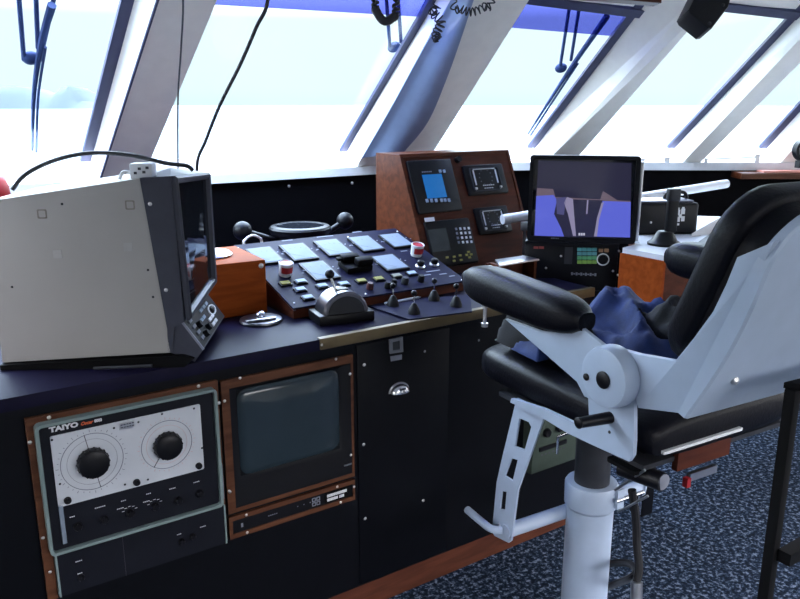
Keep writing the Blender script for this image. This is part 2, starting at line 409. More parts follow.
b = B(); b.prism([(V(p) * .6 + (V(q[0]) + V(q[2])) * .2) for p in q], .004, .006); obj('socket', b, M_dkgrey, ap)
q = Q(FF, [(389.5, 356), (401, 354), (401, 359), (390, 361)]); b = B(); b.prism(q, .004, .005); tag(obj('label_strip', b, M_faint, ap), 'grey label strip')
# worktop
wt = thing('worktop', 'dark worktop running along the helm console', 'worktop', (0, 0, 0))
b = B(); b.prism([(CL, FACE_Y - .004), (2.05, FACE_Y - .004), (2.05, 2.0), (1.93, 2.09), (1.93, 2.22), (2.22, 2.40), (2.22, 3.0), (1.9, 3.12), (CL, 3.12)], .886, WT, .003); obj('top', b, M_top, wt)
a = L(FF, 319, 340)[0]; b = B(); b.box((a, FACE_Y - .009, .888), (2.05, FACE_Y + .012, WT + .0025), .002); tag(obj('edge_strip', b, M_gold, wt), 'dull brass edge strip')
b = B(); b.dome((a + .004, FACE_Y - .009, .903), .004, .002, (0, -1, 0), 10); obj('screw', b, M_screw, wt)

# ------------------------------------------------------------------ radio direction finder
df = thing('direction_finder', 'grey-green radio direction finder with white plate and two big dials, in the console face', 'direction finder', FF)
wo = Q(FF, [(24, 418), (216, 382), (233, 540), (50, 597)])
U0, U1 = wo[0][0], wo[1][0]; VTp = wo[0][1]; 
b = B(); b.prism([(U0, .395), (U0 + .022, .395), (U0 + .022, VTp - .022), (U1 - .006, VTp - .022), (U1 - .006, .395), (U1, .395), (U1, VTp), (U0, VTp)], 0, .012) if False else b.plate([(U0, .395), (U0 + .022, .395), (U0 + .022, VTp - .022), (U1 - .006, VTp - .022), (U1 - .006, .395), (U1, .395), (U1, VTp), (U0, VTp)], [], 0, .012); obj('wood_surround', b, M_trimwood, df)
DW = .035
gq = Q(FF, [(34.5, 427), (212, 390), (229, 506), (53, 556)], DW)
g0, g1, gt, gb = gq[0][0], (gq[1][0] + gq[2][0]) / 2, gq[0][1], (gq[2][1] + gq[3][1]) / 2
b = B(); b.ring(rrect(g0, gb, g1, gt, .012), rrect(g0 + .007, gb + .007, g1 - .007, gt - .007, .007), 0, DW); tag(obj('bezel', b, M_green, df), 'pale green bezel')
b = B(); b.prism(rrect(g0 + .009, gb + .009, g1 - .009, gt - .009, .006), 0, DW - .010); obj('front_panel', b, M_dfp, df)
W1 = DW - .010
pq = Q(FF, [(49.5, 436), (198, 404.5), (205.5, 470), (60, 504.5)], W1)
p0, p1 = pq[0][0], (pq[1][0] + pq[2][0]) / 2; pt_, pb = (pq[0][1] + pq[1][1]) / 2, (pq[2][1] + pq[3][1]) / 2
b = B(); b.prism(rrect(p0, pb, p1, pt_, .004), W1, W1 + .003); tag(obj('dial_plate', b, M_dial, df), 'white dial plate')
W2 = W1 + .003
for (cx, cy, R, ik, ang) in ((92.5, 461.5, .083, M_faint, 100), (167, 444.5, .074, M_pinkink, 235)):
    c = L(FF, cx, cy, W2); R = R * .86
    d = B(); d.ring(circ(*c, R, 48), circ(*c, R - .0016, 48), W2, W2 + .0008); scale_ = obj('scale_ring', d, M_faint, df)
    d = B(); d.ring(circ(*c, R * .80, 48), circ(*c, R * .80 - .0007, 48), W2, W2 + .0006)
    for k in range(36):
        t = 2 * PI * k / 36; l1 = 1.10 if k % 3 else 1.14
        d.prism([(c[0] + math.cos(t + s_) * R * rr, c[1] + math.sin(t + s_) * R * rr) for rr, s_ in ((1.05, -.008), (1.05, .008), (l1, .008), (l1, -.008))], W2, W2 + .0005)
    obj('graduations', d, ik, scale_)
    d = B(); t = math.radians(ang); dv = V((math.cos(t), math.sin(t))); nv = V((-dv.y, dv.x)) * .0008
    for sg in ((1,) if ang > 200 else (1, -1)):
        d = B(); a_, e_ = V(c) + dv * .03 * sg, V(c) + dv * R * 1.0 * sg; d.prism([tuple(a_ - nv), tuple(a_ + nv), tuple(e_ + nv), tuple(e_ - nv)], W2, W2 + .001)
        obj('pointer_line', d, M_ink, scale_)
    kr = .036 if ang < 200 else .0345
    d = B(); prof = [(kr * 1.0, 0), (kr, .012), (kr * .95, .02), (kr * .75, .024), (kr * .3, .025), (.001, .025)]
    d.lathe([(r_, h) for r_, h in prof], (c[0], c[1], W2 + .002), (0, 0, 1), 28)
    for k in range(18):
        t = 2 * PI * k / 18; d.cyl((c[0] + kr * .97 * math.cos(t), c[1] + kr * .97 * math.sin(t), W2 + .002), (c[0] + kr * .97 * math.cos(t), c[1] + kr * .97 * math.sin(t), W2 + .017), .003, .0025, 6)
    obj('dial_knob', d, M_plastic, df)
def knob(parent, c, w, r, h, m=M_plastic, nm='knob', pointer=True, T=None):
    d = B(T); d.lathe([(r, 0), (r * .97, h * .7), (r * .75, h), (.001, h)], (c[0], c[1], w), (0, 0, 1), 18)
    if pointer: d.box((c[0] - r * .15, c[1] - r * .1, w + h * .7), (c[0] + r * .15, c[1] + r * 1.0, w + h * 1.05))
    return obj(nm, d, m, parent)
for (x, y, r) in ((67.5, 500, .0085), (136.5, 482, .0085), (198.5, 465.5, .0085)): knob(df, L(FF, x, y, W2), W2, r, .010)
for (x, y) in ((77.5, 526), (104, 519), (130, 513), (155, 506), (178, 500), (199.5, 493)): knob(df, L(FF, x, y, W1), W1, .010, .012)
b = B()
for (x, y, n) in ((75, 516, 3), (100, 507, 6), (126, 500, 3), (122, 508, 4), (151, 493, 3), (148, 501, 4), (174, 488, 4), (198, 481.5, 4)):
    c = L(FF, x, y, W1)
    for k in range(n): b.box((c[0] - .012 + k * .0042, c[1] - .0012, W1), (c[0] - .012 + k * .0042 + .003, c[1] + .0012, W1 + .0004))
for ang in (30, 60, 90, 120, 150):
    for kx in ((130, 513), (155, 506)):
        c = L(FF, *kx, W1); t = math.radians(ang); b.box((c[0] + .018 * math.cos(t) - .003, c[1] + .018 * math.sin(t) - .0006, W1), (c[0] + .018 * math.cos(t) + .003, c[1] + .018 * math.sin(t) + .0006, W1 + .0004))
tag(obj('legend_print', b, M_lab, df), 'white printed legends')
for (pp) in ([(58, 506), (62, 505), (66.5, 542), (63, 543.5)], [(218, 464), (222, 463), (227, 497), (224, 498)]):
    q = Q(FF, pp, W1); b = B(); b.prism([(q[0][0], q[3][1]), (q[0][0] + .010, q[3][1]), (q[0][0] + .010, q[0][1]), (q[0][0], q[0][1])], W1, W1 + .006, .002); tag(obj('side_handle', b, M_meter, df), 'pale grey vertical grip strip')
tq = L(FF, 49.5, 432.5, W1); tq2 = L(FF, 78.5, 425.5, W1)
text('maker_lettering', 'TAIYO', (tq[0], tq[1], W1 + .0005), .0165, M_lab, df, sx=1.28, fat=.0009)
t2 = L(FF, 80.5, 425.8, W1); text('model_lettering', 'Oscar', (t2[0], t2[1] + .0005, W1 + .0005), .0115, M_orange, df, shear=.35, sx=.95, fat=.0005)
t3 = L(FF, 94.5, 422.6, W1); text('number_lettering', '0003', (t3[0], t3[1] + .0005, W1 + .0005), .0100, M_lab, df, sx=.85, fat=.0006)
q = Q(FF, [(119, 423.5), (134, 420), (134.5, 426.5), (119.5, 430)], W2); b = B(); b.prism([q[3], q[2], q[1], q[0]], W2, W2 + .002); pl = obj('rating_plate', b, M_steel, df)
b = B()
for k in range(2):
    for i in range(5): 
        uu = q[0][0] + .003 + i * .0065; vv = lerp(V(q[3]), V(q[0]), .25 + .4 * k)[1]; b.box((uu, vv, W2 + .002), (uu + .005, vv + .0022, W2 + .0023))
obj('plate_print', b, M_ink, pl)
screws(df, Q(FF, [(52, 440), (194, 408.5), (114, 428), (138.5, 422), (60, 484), (162, 414), (202, 448), (125, 484.5), (148, 479.5), (70, 466 + 40)][:9], W2), W2, .0028, M_dkgrey)
screws(df, Q(FF, [(49, 417.5), (198.5, 386), (29.8, 442.5), (219, 403)], .012), .012, .0048)
screws(df, Q(FF, [(43, 538), (50, 572), (229, 491)], .012), .012, .0042)
# lower drawer of the direction finder
lq = Q(FF, [(57, 557), (224, 509), (226, 541), (62, 594)], .028)
l0, l1, lt = lq[0][0], lq[1][0], gb - .002
lb = .405
b = B(); b.prism([(l0, lb), (l1, lb), (l1, lt), (l0, lt)], 0, .026); obj('lower_panel', b, M_dfp, df)
for (a0, a1) in ((l0 - .004, l0), (l1, l1 + .004)):
    b = B(); b.box((a0, lb, 0), (a1, lt, .028)); tag(obj('lower_bezel', b, M_green, df), 'pale green side edging')
b = B(); cx = L(FF, 125, 565, .026)[0]; b.box((cx, lb, .026), (cx + .001, lt, .0265)); obj('joint_line', b, M_ink, df)
for (x, y) in ((81, 577), (181.5, 541), (192.5, 536)): knob(df, L(FF, x, y, .026), .026, .008, .01)
b = B()
for (x, y, n) in ((79, 561, 4), (81, 573, 3), (180, 534, 3), (203, 526.5, 4)):
    c = L(FF, x, y, .026)
    for k in range(n): b.box((c[0] - .008 + k * .004, c[1] - .0012, .026), (c[0] - .008 + k * .004 + .003, c[1] + .0012, .0264))
tag(obj('legend_print', b, M_lab, df), 'white printed legends')

# ------------------------------------------------------------------ television monitor in console
tv = thing('television', 'dark tube television recessed in a wooden surround in the console face', 'television', FF)
tq = Q(FF, [(219, 380), (350.5, 354), (351, 485), (228, 520)])
t0, t1, tt = tq[0][0], tq[1][0] + .002, .857
tb = (L(FF, 229, 513)[1] + L(FF, 351, 475)[1]) / 2
b = B(); b.ring([(t0, tb), (t1, tb), (t1, tt), (t0, tt)], [(t0 + .022, tb + .012), (t1 - .008, tb + .012), (t1 - .008, tt - .024), (t0 + .022, tt - .024)], 0, .010); obj('wood_surround', b, M_trimwood, tv)
i0, i1, ib, it = t0 + .022, t1 - .008, tb + .012, tt - .024
b = B(); ow = [(i0, ib), (i1, ib), (i1, it), (i0, it)]; sq = [L(FF, *p, -.0) for p in ((238, 388), (334, 372), (335, 448), (241, 470))]
s0, s1, st, sb = i0 + .022, i1 - .035, it - .012, ib + .085
b.skin([[(x, y, .009) for x, y in ow], [(x, y, .006) for x, y in rrect4] if False else [(x, y, .004) for x, y in ((s0 - .008, sb - .01), (s1 + .008, sb - .01), (s1 + .008, st + .006), (s0 - .008, st + .006))], [(x, y, -.0) for x, y in ((s0, sb), (s1, sb), (s1, st), (s0, st))]], caps=False); obj('cabinet_front', b, M_plastic, tv)
# bulging tube face
R = []
for (k, w) in ((1, .0015), (.97, .006), (.85, .010), (.6, .0135), (.3, .0155), (.02, .016)):
    cx, cy = (s0 + s1) / 2, (s0 * 0 + (sb + st) / 2); hu, hv = (s1 - s0) / 2 * k, (st - sb) / 2 * k
    R.append([(x, y, w) for x, y in rrect(cx - hu, cy - hv, cx + hu, cy + hv, .03 * k, 5)])
b = B(); b.skin(R); tag(obj('tube_face', b, M_crt, tv, sharp=60), 'blue-grey picture tube')
b = B(); b.box((i1 - .028, ib + .03, .009), (i1 - .002, ib + .034, .012)); obj('trim_clip', b, M_steel, tv)
screws(tv, Q(FF, [(240, 378), (336, 359), (224.5, 401), (230, 492), (350, 374), (351, 455)], .010), .010, .0045)
# lower strip unit
su = thing('control_strip', 'narrow black control strip in a thin wooden frame under the television', 'control panel', FF)
v0 = L(FF, 230, 538)[1]; v1 = v0 + .066
b = B(); b.ring([(t0, v0), (t1, v0), (t1, v1), (t0, v1)], [(t0 + .010, v0 + .013), (t1 - .006, v0 + .013), (t1 - .006, v1 - .013), (t0 + .010, v1 - .013)], 0, .010); obj('wood_surround', b, M_trimwood, su)
b = B(); b.box((t0 + .010, v0 + .013, 0), (t1 - .006, v1 - .013, .006)); obj('front_panel', b, M_plastic, su)
q0 = L(FF, 325, 497, .006); q1 = L(FF, 346, 484, .006); vm = (v0 + v1) / 2
b = B(); b.box((q0[0], vm - .017, .006), (t1 - .010, vm + .017, .0085)); pl = obj('name_plate', b, M_blackmat, su)
random.seed(3)
for row, (vv, hh_, n_) in enumerate(((vm + .0015, .0085, 12), (vm - .0115, .0085, 10))):
    b = B(); uu = q0[0] + .006
    for k in range(n_):
        wd = random.uniform(.0036, .0062)
        if row == 1 and k == 6: uu += .004; continue
        b.ring([(uu, vv), (uu + wd, vv), (uu + wd, vv + hh_), (uu, vv + hh_)], [(uu + wd * .40, vv + hh_ * .3), (uu + wd * .62, vv + hh_ * .3), (uu + wd * .62, vv + hh_ * .7), (uu + wd * .40, vv + hh_ * .7)], .0085, .0092); uu += wd + .0008
    obj('plate_print', b, M_lab, pl)
q2 = L(FF, 312, 500, .006); b = B(); 
for (du, dv) in ((0, 0), (.014, 0), (0, .014), (.014, .014)): b.ring(rrect(q2[0] + du, vm - .014 + dv, q2[0] + du + .012, vm - .014 + dv + .012, .001, 1), rrect(q2[0] + du + .0025, vm - .0115 + dv, q2[0] + du + .0095, vm - .0045 + dv, .001, 1), .006, .007)
tag(obj('emblem', b, M_faint, su), 'square grey four-part emblem')
b = B(); c = L(FF, 268, 512, .006); 
for k in range(5): b.box((c[0] + k * .006, vm - .001, .006), (c[0] + k * .006 + .004, vm + .002, .0065))
for k in range(3): b.box((c[0] + .09 + k * .02, vm, .006), (c[0] + .093 + k * .02, vm + .003, .0065))
c = L(FF, 242, 523, .006); b.box((c[0] - .003, vm - .008, .006), (c[0] + .003, vm + .004, .0065)); obj('print', b, M_faint, su)
screws(su, [(t0 + .05, v1 - .006), (t0 + .05, v0 + .006), (t1 - .06, v1 - .006), (t1 - .05, v0 + .006), (t1 - .003, vm + .01)], .010, .0042)

# ------------------------------------------------------------------ green unit low on the console
gu = thing('sage_instrument_box', 'sage green instrument box behind the footrest low on the console', 'instrument', FF)
b = B(); b.prism([(1.74, .30), (1.99, .30), (1.99, .50), (1.74, .50)], 0, .05, .006); obj('case', b, M_gunit, gu)
for uv in ((1.80, .445), (1.86, .45)): knob(gu, uv, .05, .016, .014)
b = B(); b.box((1.77, .38, .05), (1.90, .395, .056)); obj('slot_bar', b, M_plastic, gu)
b = B()
for k in range(7): b.box((1.78 + k * .018, .36, .05), (1.79 + k * .018, .366, .0505))
obj('print', b, M_ink, gu)

# ================================================================== radar display (far left, on worktop)
RA = math.radians(34 + 87); RD = V((math.sin(RA), math.cos(RA), 0))
ro = on(172, 353, z=.953)
RF = frame(ro, RD, ZU)                                   # w towards the camera
rd = thing('radar_display', 'big grey-beige radar display with dark slate screen hood on the left worktop', 'radar display', RF)
side = Q(RF, [(8, 363), (172, 353), (140, 178), (0, 199)])
k = V(side[3]) - V(side[2]); far = V(side[2]) + k * 1.12; bl = V(side[0]) + V((-.015, .0))
RDEP = -.31
b = B(); b.prism([tuple(bl), side[1], side[2], tuple(far)], RDEP, 0, .004); hous = obj('housing', b, M_radar, rd)
screws(hous, Q(RF, [(62, 204), (148, 270), (12, 287), (153, 297)]), 0, .003, M_dkgrey)
b = B()
for (x, y) in ((57.5, 254), (128, 247)):
    b = B(); c = L(RF, x, y); b.box((c[0] - .010, c[1] - .010, 0), (c[0] + .010, c[1] + .010, .0012))
    tag(obj('paint_patch', b, mat('pale_sticker', (.40, .39, .38), .6), hous), 'small pale square sticker')
b = B()
for (x, y) in ((42, 214), (130, 205)):
    b = B(); c = L(RF, x, y); b.ring(rrect(c[0] - .011, c[1] - .011, c[0] + .011, c[1] + .011, .002, 1), rrect(c[0] - .008, c[1] - .008, c[0] + .008, c[1] + .008, .002, 1), 0, .0006)
    tag(obj('tape_mark', b, mat('tape_stain', (.21, .185, .16), .6), hous), 'brownish tape mark')
FD_ = -.30
N0, N1 = L3(RF, 171, 176), L3(RF, 186, 320); F0, F1 = L3(RF, 206, 172, FD_), L3(RF, 213, 283, FD_)
K0, K1 = L3(RF, 179, 319), L3(RF, 203, 350); KF0, KF1 = L3(RF, 204, 289, FD_), L3(RF, 226, 308, FD_)
B0, B1 = L3(RF, 140, 178), L3(RF, 172, 353)
sh = V((F0.x - N0.x, F0.y - N0.y, FD_))
near = [B0, B1, V((K0.x - .012, K0.y - .02, 0)), V((N1.x - .004, N1.y - .004, 0)), N0]
farr = [V((p.x, p.y, FD_)) for p in near]; farr[4] = F0.copy(); farr[3] = V((F1.x - .004, F1.y - .004, FD_)); farr[2] = V((KF0.x - .012, KF0.y - .02, FD_))
b = B(); b.skin([[p + V((0, 0, .003)) for p in near], farr]); bez = obj('bezel', b, M_bezel, rd)
screws(bez, Q(RF, [(150, 204), (166, 290)], .003), .003, .005)
fe1 = (N1 - N0).normalized(); fe2 = (F0 - N0).normalized(); fn_ = fe2.cross(fe1); fn_ = (fn_ if fn_.x > 0 else -fn_).normalized()
def qins(k, o): 
    c = (N0 + N1 + F0 + F1) / 4; out = []
    for p, (a_, c_) in ((N0, (1, 1)), (N1, (-1, 1)), (F1, (-1, -1)), (F0, (1, -1))): out.append(p + (fe1 * a_ + fe2 * c_) * k + fn_ * o)
    return out
b = B(); b.skin([qins(0, .0), qins(0, .010), qins(.006, .014), qins(.014, .012), qins(.020, .001)], caps=False); obj('hood', b, M_bezel, rd)
b = B(); b.skin([qins(.018, .0005), qins(.018, .0025)]); tag(obj('screen', b, M_glassdark, rd), 'dark glossy screen')
kn_ = [K0, K1, V((K1.x - .022, K1.y - .03, 0)), V((B1.x - .01, B1.y + .004, 0)), V((K0.x - .03, K0.y - .02, 0))]
off = KF0 - K0; kf_ = [p + off for p in kn_]; kf_[1] = K1 + off
b = B(); b.skin([kn_, kf_]); key = obj('keypad_housing', b, M_bezel, rd)
ku = (KF0 - K0).normalized(); kv = (K1 - K0); kv = (kv - ku * kv.dot(ku)).normalized(); kw = ku.cross(kv); 
if kw.x < 0: kw = -kw
KT = Matrix((ku, kv, kw)).transposed().to_4x4(); KT.translation = K0
KH = (K1 - K0).length; KL = (KF0 - K0).length
b = B(KT); b.box((.006, .05 * KH, .0), (KL - .01, .96 * KH, .002)); obj('keypad_panel', b, M_plastic, key)
b = B(KT); b.box((-.002, .0, -.001), (.004, KH, .004)); tag(obj('edge_strip', b, M_faint, key), 'pale edge strip')
for (m_, lst) in ((M_bluekey, [(x, y) for x in (.145, .178, .211) for y in (.08, .26)] + [(x, y) for x in (.10, .13) for y in (.44,)]), (M_lab, [(x, y) for x in (.16, .19) for y in (.62, .78)]), (M_faint, [(.03, .2), (.03, .38), (.03, .56), (.03, .74)])):
    for (x, y) in lst:
        b = B(KT); b.box((x, y * KH, .002), (x + .025, y * KH + .009, .006), .001, 1); obj('key', b, m_, key)
b = B(KT); b.ring(circ(.235, .55 * KH, .014, 24, .034), circ(.235, .55 * KH, .011, 24, .028), .002, .005); tag(obj('trackball_ring', b, M_lab, key), 'white ring')
b = B(KT); b.dome((.235, .55 * KH, .002), .010, .006); obj('trackball', b, M_plastic, key)
for x, y in ((.075, .5), (.075, .8), (.12, .75)):
    b = B(KT); b.cyl((x, y * KH, .002), (x, y * KH, .014), .010, .009, 14); obj('knob', b, M_plastic, key)
# base tray
b = B(); bb = .919 - ro.z
b.prism([(bl.x + .0, bl.y - .002), (side[1][0] + .03, side[1][1] - .003), (side[1][0] + .055, side[1][1] - .012), (side[1][0] + .03, bb), (bl.x - .0, bb)], RDEP - .01, .012); obj('base_tray', b, M_blackmat, rd)
b = B(); c0 = L(RF, 95, 366, .02); b.tube([(c0[0], bb + .008, .03), (c0[0] + .14, bb + .012, .03)], .004, 8, 0); obj('release_bar', b, M_dkgrey, rd)
# top gadget
tf = frame(RF @ V((*V(L(RF, 143, 178, -.03)), -.03)), RD, ZU)
gd = thing('switch_box', 'small white switch box on top of the radar display', 'switch box', tf)
b = B(); b.box((-.026, -.002, -.03), (.026, .035, .015), .004); obj('case', b, M_white, gd)
b = B()
for (x, y) in ((-.016, .010), (-.006, .020), (.004, .012), (.012, .022)): b.box((x, y, .015), (x + .007, y + .006, .0165))
obj('marking', b, M_ink, gd)
b = B(); b.tube([(-.026, .012, 0), (-.045, .014, 0), (-.055, -.002, 0)], .004, 8); obj('cable_tail', b, M_wcab, gd)
# cable arc over the radar
pts = []
for (x, y, w) in ((12, 190, -.10), (26, 174, -.12), (55, 160, -.15), (90, 153, -.17), (130, 155, -.17), (165, 163, -.17)):
    pts.append(RF @ L3(RF, x, y, w))
pts += [RF @ (N0.lerp(F0, .55) + V((-.012, .020, 0))), RF @ (N0.lerp(F0, .55) + V((.004, .0075, 0)))]
b = B(); b.tube(pts, .0055, 8); tag(obj('power_cable', b, M_cable, None), 'black cable arching over the top of the grey radar display', 'cable')
# red lamp at the left edge
lf = frame(on(-10, 195, d=2.45), rt, ZU); lh = lf.translation.z - WT - .002
rl = thing('port_lamp', 'red and amber rounded lamp at the left edge behind the radar', 'lamp', lf)
b = B(); b.lathe([(.02, -.02), (.055, -.02), (.062, 0), (.06, .03), (.05, .06), (.03, .075), (.001, .08)], (-.002, -.005, 0), (0, 1, 0)); obj('red_lens', b, M_red, rl)
b = B(); b.lathe([(.042, -.02), (.045, 0), (.042, .03), (.02, .05), (.001, .055)], (-.02, -.005, .04), (0, 1, 0)); tag(obj('amber_lens', b, mat('amber', (.5, .25, .06), .4), rl), 'amber lens')
b = B(); b.cyl((0, -.025, 0), (0, -lh, 0), .02, .03); obj('stem', b, M_dkgrey, rl)

# ================================================================== wooden compass box
BA = math.radians(-3); bu = V((math.cos(BA), math.sin(BA), 0)); bx = V((.952, 2.152, WT + .0006))
BF = frame(bx, bu, (-bu.y, bu.x, 0))                     # u right, v aft->fore, w up
cb = thing('repeater_box', 'orange plywood box with round white dial beside the radar', 'box', BF)
b = B(); b.box((-.26, 0, 0), (0, .275, .168), .003); obj('case', b, M_boxwood, cb)
b = B(); b.lathe([(.075, 0), (.078, .006), (.07, .012), (.062, .010)], (-.135, .15, .168), (0, 0, 1), 36); obj('dial_rim', b, M_steel, cb)
b = B(); b.lathe([(.062, 0), (.062, .011), (.001, .0115)], (-.135, .15, .168), (0, 0, 1), 36); tag(obj('dial_face', b, M_dial, cb), 'white round dial')
b = B(); b.lathe([(.001, -.01), (.007, -.01), (.008, 0), (.001, .003)], (-.015, -.001, .15), (0, -1, 0), 12); obj('screw', b, M_screw, cb)
# brass knob by the box, chrome lid
c = on(247, 310, z=WT + .012); b = B(); b.lathe([(.012, 0), (.010, .006), (.006, .012), (.011, .02), (.012, .028), (.006, .034), (.001, .035)], (c.x, c.y, WT), n=18); tag(obj('brass_knob', b, M_brass, None), 'small brass knob standing against the orange plywood box', 'knob')
c = on(261, 319, z=WT + .008)
ash = thing('ashtray', 'flat round chrome ashtray lid on the worktop before the orange box', 'ashtray', (c.x, c.y, WT))
b = B(); b.lathe([(.060, 0), (.064, .004), (.062, .010), (.045, .013), (.001, .014)]); obj('dish', b, mat('tarnished_steel', (.22, .22, .24), .35, 1., var=.1), ash)
b = B(); b.lathe([(.013, .012), (.012, .020), (.016, .026), (.010, .031), (.001, .032)], (0, .004, 0), n=18); obj('lid_knob', b, M_chrome, ash)
b = B(); b.tube([(-.055, -.02, .012), (-.03, -.035, .017), (.0, -.042, .017), (.03, -.038, .016)], .004, 8); obj('rim_rest', b, M_steel, ash)

# ================================================================== throttle head
tc_ = on(341, 321, z=WT); TF = frame((1.105, 1.955, WT), (1, -.16, 0), (.16, 1, 0))
th = thing('throttle_control', 'chrome half-round throttle head on black base near the worktop edge', 'throttle', TF)
b = B(); b.box((-.088, -.052, 0), (.088, .052, .030), .004); obj('base', b, M_plastic, th)
b = B(); R = []
for (y, r) in ((-.043, .066), (-.038, .072), (.038, .072), (.043, .066)): R.append([(r * math.cos(t), y, .026 + r * .95 * math.sin(t)) for t in [PI * k / 18 for k in range(19)]])
b.skin(R, close=True, caps=True); obj('drum', b, mat('dark_steel', (.17, .17, .20), .28, 1., var=.06), th)
b = B(); R = []
for (y, r) in ((-.0435, .057), (-.0455, .057)): R.append([(r * math.cos(t), y, .030 + r * .9 * math.sin(t)) for t in [PI * k / 18 for k in range(19)]])
b.skin(R); obj('end_plate', b, M_dkgrey, th)
b = B(); b.box((-.016, -.012, .0925), (.018, .012, .0965)); obj('slot', b, M_plastic, th)
b = B(); b.tube([(-.012, .0, .08), (-.028, .012, .13)], .0045, 8, 0); lev = obj('lever', b, M_chrome, th)
b = B(); b.sph((-.03, .013, .140), .0145); obj('lever_ball', b, M_plastic, lev)

# ================================================================== main engine control panel
PF = frame((.979, 2.025, .955), (1, 0, 0), (0, .45, .125))
cp = thing('engine_control_panel', 'navy sloping engine control panel with white gauges and illuminated keys', 'control panel', PF)
PWd, PLn = .668, .467
b = B(); b.box((0, 0, -.006), (PWd, PLn, 0), .0015, 1); obj('panel_plate', b, M_panel, cp)
# wedge under the plate (local coords of world box)
inv = PF.inverted(); b = B(); z0 = WT + .0005
def wl(x, y, z): return inv @ V((x, y, z))
R = []
for x in (.985, 1.640):
    R.append([wl(x, 2.035, z0), wl(x, 2.455, z0), wl(x, 2.455, 1.066), wl(x, 2.035, .9505)])
b.skin(R); tag(obj('wedge_case', b, M_teakdark, cp), 'reddish wooden wedge under the panel')
b = B(); b.box((.004, .004, -.012), (.012, PLn, -.006)); tag(obj('edge_trim', b, M_steel, cp), 'steel edge trim')
gauges = [[(248, 249), (271, 247), (281, 260.5), (259, 263)], [(281, 246), (302, 243), (317, 256.5), (295.5, 260)], [(315.5, 241.5), (336, 239), (351, 252), (330, 255)],
          [(349.5, 238), (368, 235.5), (383, 248), (364, 250.5)], [(381.5, 235), (399.5, 233), (411, 244.5), (393.5, 247)], [(301, 264), (322, 261), (339, 275.5), (317, 279.5)], [(373.5, 257), (393, 254), (407, 267), (387, 270)]]
for g in gauges:
    q = [V(p) for p in Q(PF, g, .008)]
    u0 = (q[0].x + q[3].x) / 2; u1 = (q[1].x + q[2].x) / 2; v1 = (q[0].y + q[1].y) / 2; v0 = (q[2].y + q[3].y) / 2
    b = B(); b.prism(rrect(u0 - .006, v0 - .006, u1 + .006, v1 + .006, .003, 2), 0, .008); gg = obj('gauge', b, M_plastic, cp)
    b = B(); b.prism([(u0, v0), (u1, v0), (u1, v1), (u0, v1)], .008, .009); tag(obj('gauge_face', b, M_meter, gg), 'white gauge face')
    b = B(); cx, cy = (u0 + u1) / 2, v0 + .012; rr = (v1 - v0) * .62
    b.ring([(cx + rr * math.cos(t), cy + rr * math.sin(t)) for t in [math.radians(25 + 130 * k / 12) for k in range(13)]] + [(cx + (rr - .002) * math.cos(t), cy + (rr - .002) * math.sin(t)) for t in [math.radians(155 - 130 * k / 12) for k in range(13)]], [(cx, cy + rr - .001)] * 26, .009, .0092) if False else None
    for kk in range(9):
        t = math.radians(30 + 15 * kk); b.prism([(cx + math.cos(t + s_) * r_, cy + math.sin(t + s_) * r_) for r_, s_ in ((rr, -.03), (rr, .03), (rr * 1.12, .03), (rr * 1.12, -.03))], .009, .0093)
    t = math.radians(140); b.prism([(cx - .0008, cy), (cx + .0008, cy), (cx + .9 * rr * math.cos(t) + .0008, cy + .9 * rr * math.sin(t)), (cx + .9 * rr * math.cos(t) - .0008, cy + .9 * rr * math.sin(t))], .009, .0094)
    obj('scale_print', b, M_faint, gg)
def pkey(x, y, m, su=.017, sv=.017, h=.009):
    c = L(PF, x, y, h); b = B(); b.box((c[0] - su * 1.15, c[1] - sv * .8, 0), (c[0] + su * 1.15, c[1] + sv * .8, h * .6)); k = obj('key', b, M_plastic, cp)
    b = B(); b.box((c[0] - su * .95, c[1] - sv * .62, h * .6), (c[0] + su * .95, c[1] + sv * .62, h), .0015, 1); obj('key_cap', b, m, k)
for (x, y) in ((285.5, 282), (361.5, 279.5), (379, 277.5)): pkey(x, y, M_yel)
for (x, y) in ((301, 280), (300.5, 288), (308, 296), (344, 282.5), (342.5, 290), (322.5, 284.5), (412, 272)): pkey(x, y, M_bluekey)
pkey(397, 274.5, mat('dim_key', (.2, .2, .16), .4))
for (x, y, m_, r) in ((370, 286.5, mat('maroon_button', (.06, .012, .014), .4), .012), (388, 285.5, M_plastic, .012), (394, 283, M_plastic, .010), (405, 281, M_dkgrey, .013), (421, 279, M_plastic, .012)):
    knob(cp, L(PF, x, y, .008), 0, r, .022, m_, 'push_button', False)
for (x, y) in ((420.5, 264.5), (434.5, 262.5)):
    c = L(PF, x, y, .008); b = B(); b.lathe([(.018, 0), (.018, .004), (.013, .006)], (c[0], c[1], 0), n=24); kk = obj('switch_collar', b, M_screw, cp)
    b = B(); b.lathe([(.0125, .003), (.0125, .02), (.008, .024), (.001, .024)], (c[0], c[1], 0), n=20); obj('switch_knob', b, M_plastic, kk)
b = B()
for p_ in ((325, 236.5, .034), (287, 240.5, .022), (357, 232, .02), (404, 251, .014), (433, 271, .03), (443, 274, .016), (452, 276, .012), (427, 275, .016)):
    c = L(PF, p_[0], p_[1]); b.box((c[0] - p_[2], c[1] - .003, 0), (c[0] + p_[2], c[1] + .003, .0006))
tag(obj('legend_print', b, M_faint, cp), 'pale printed legends')
screws(cp, Q(PF, [(238, 248), (397.5, 231.5), (348, 237), (294, 303), (462, 280), (366, 294)]), 0, .0035)
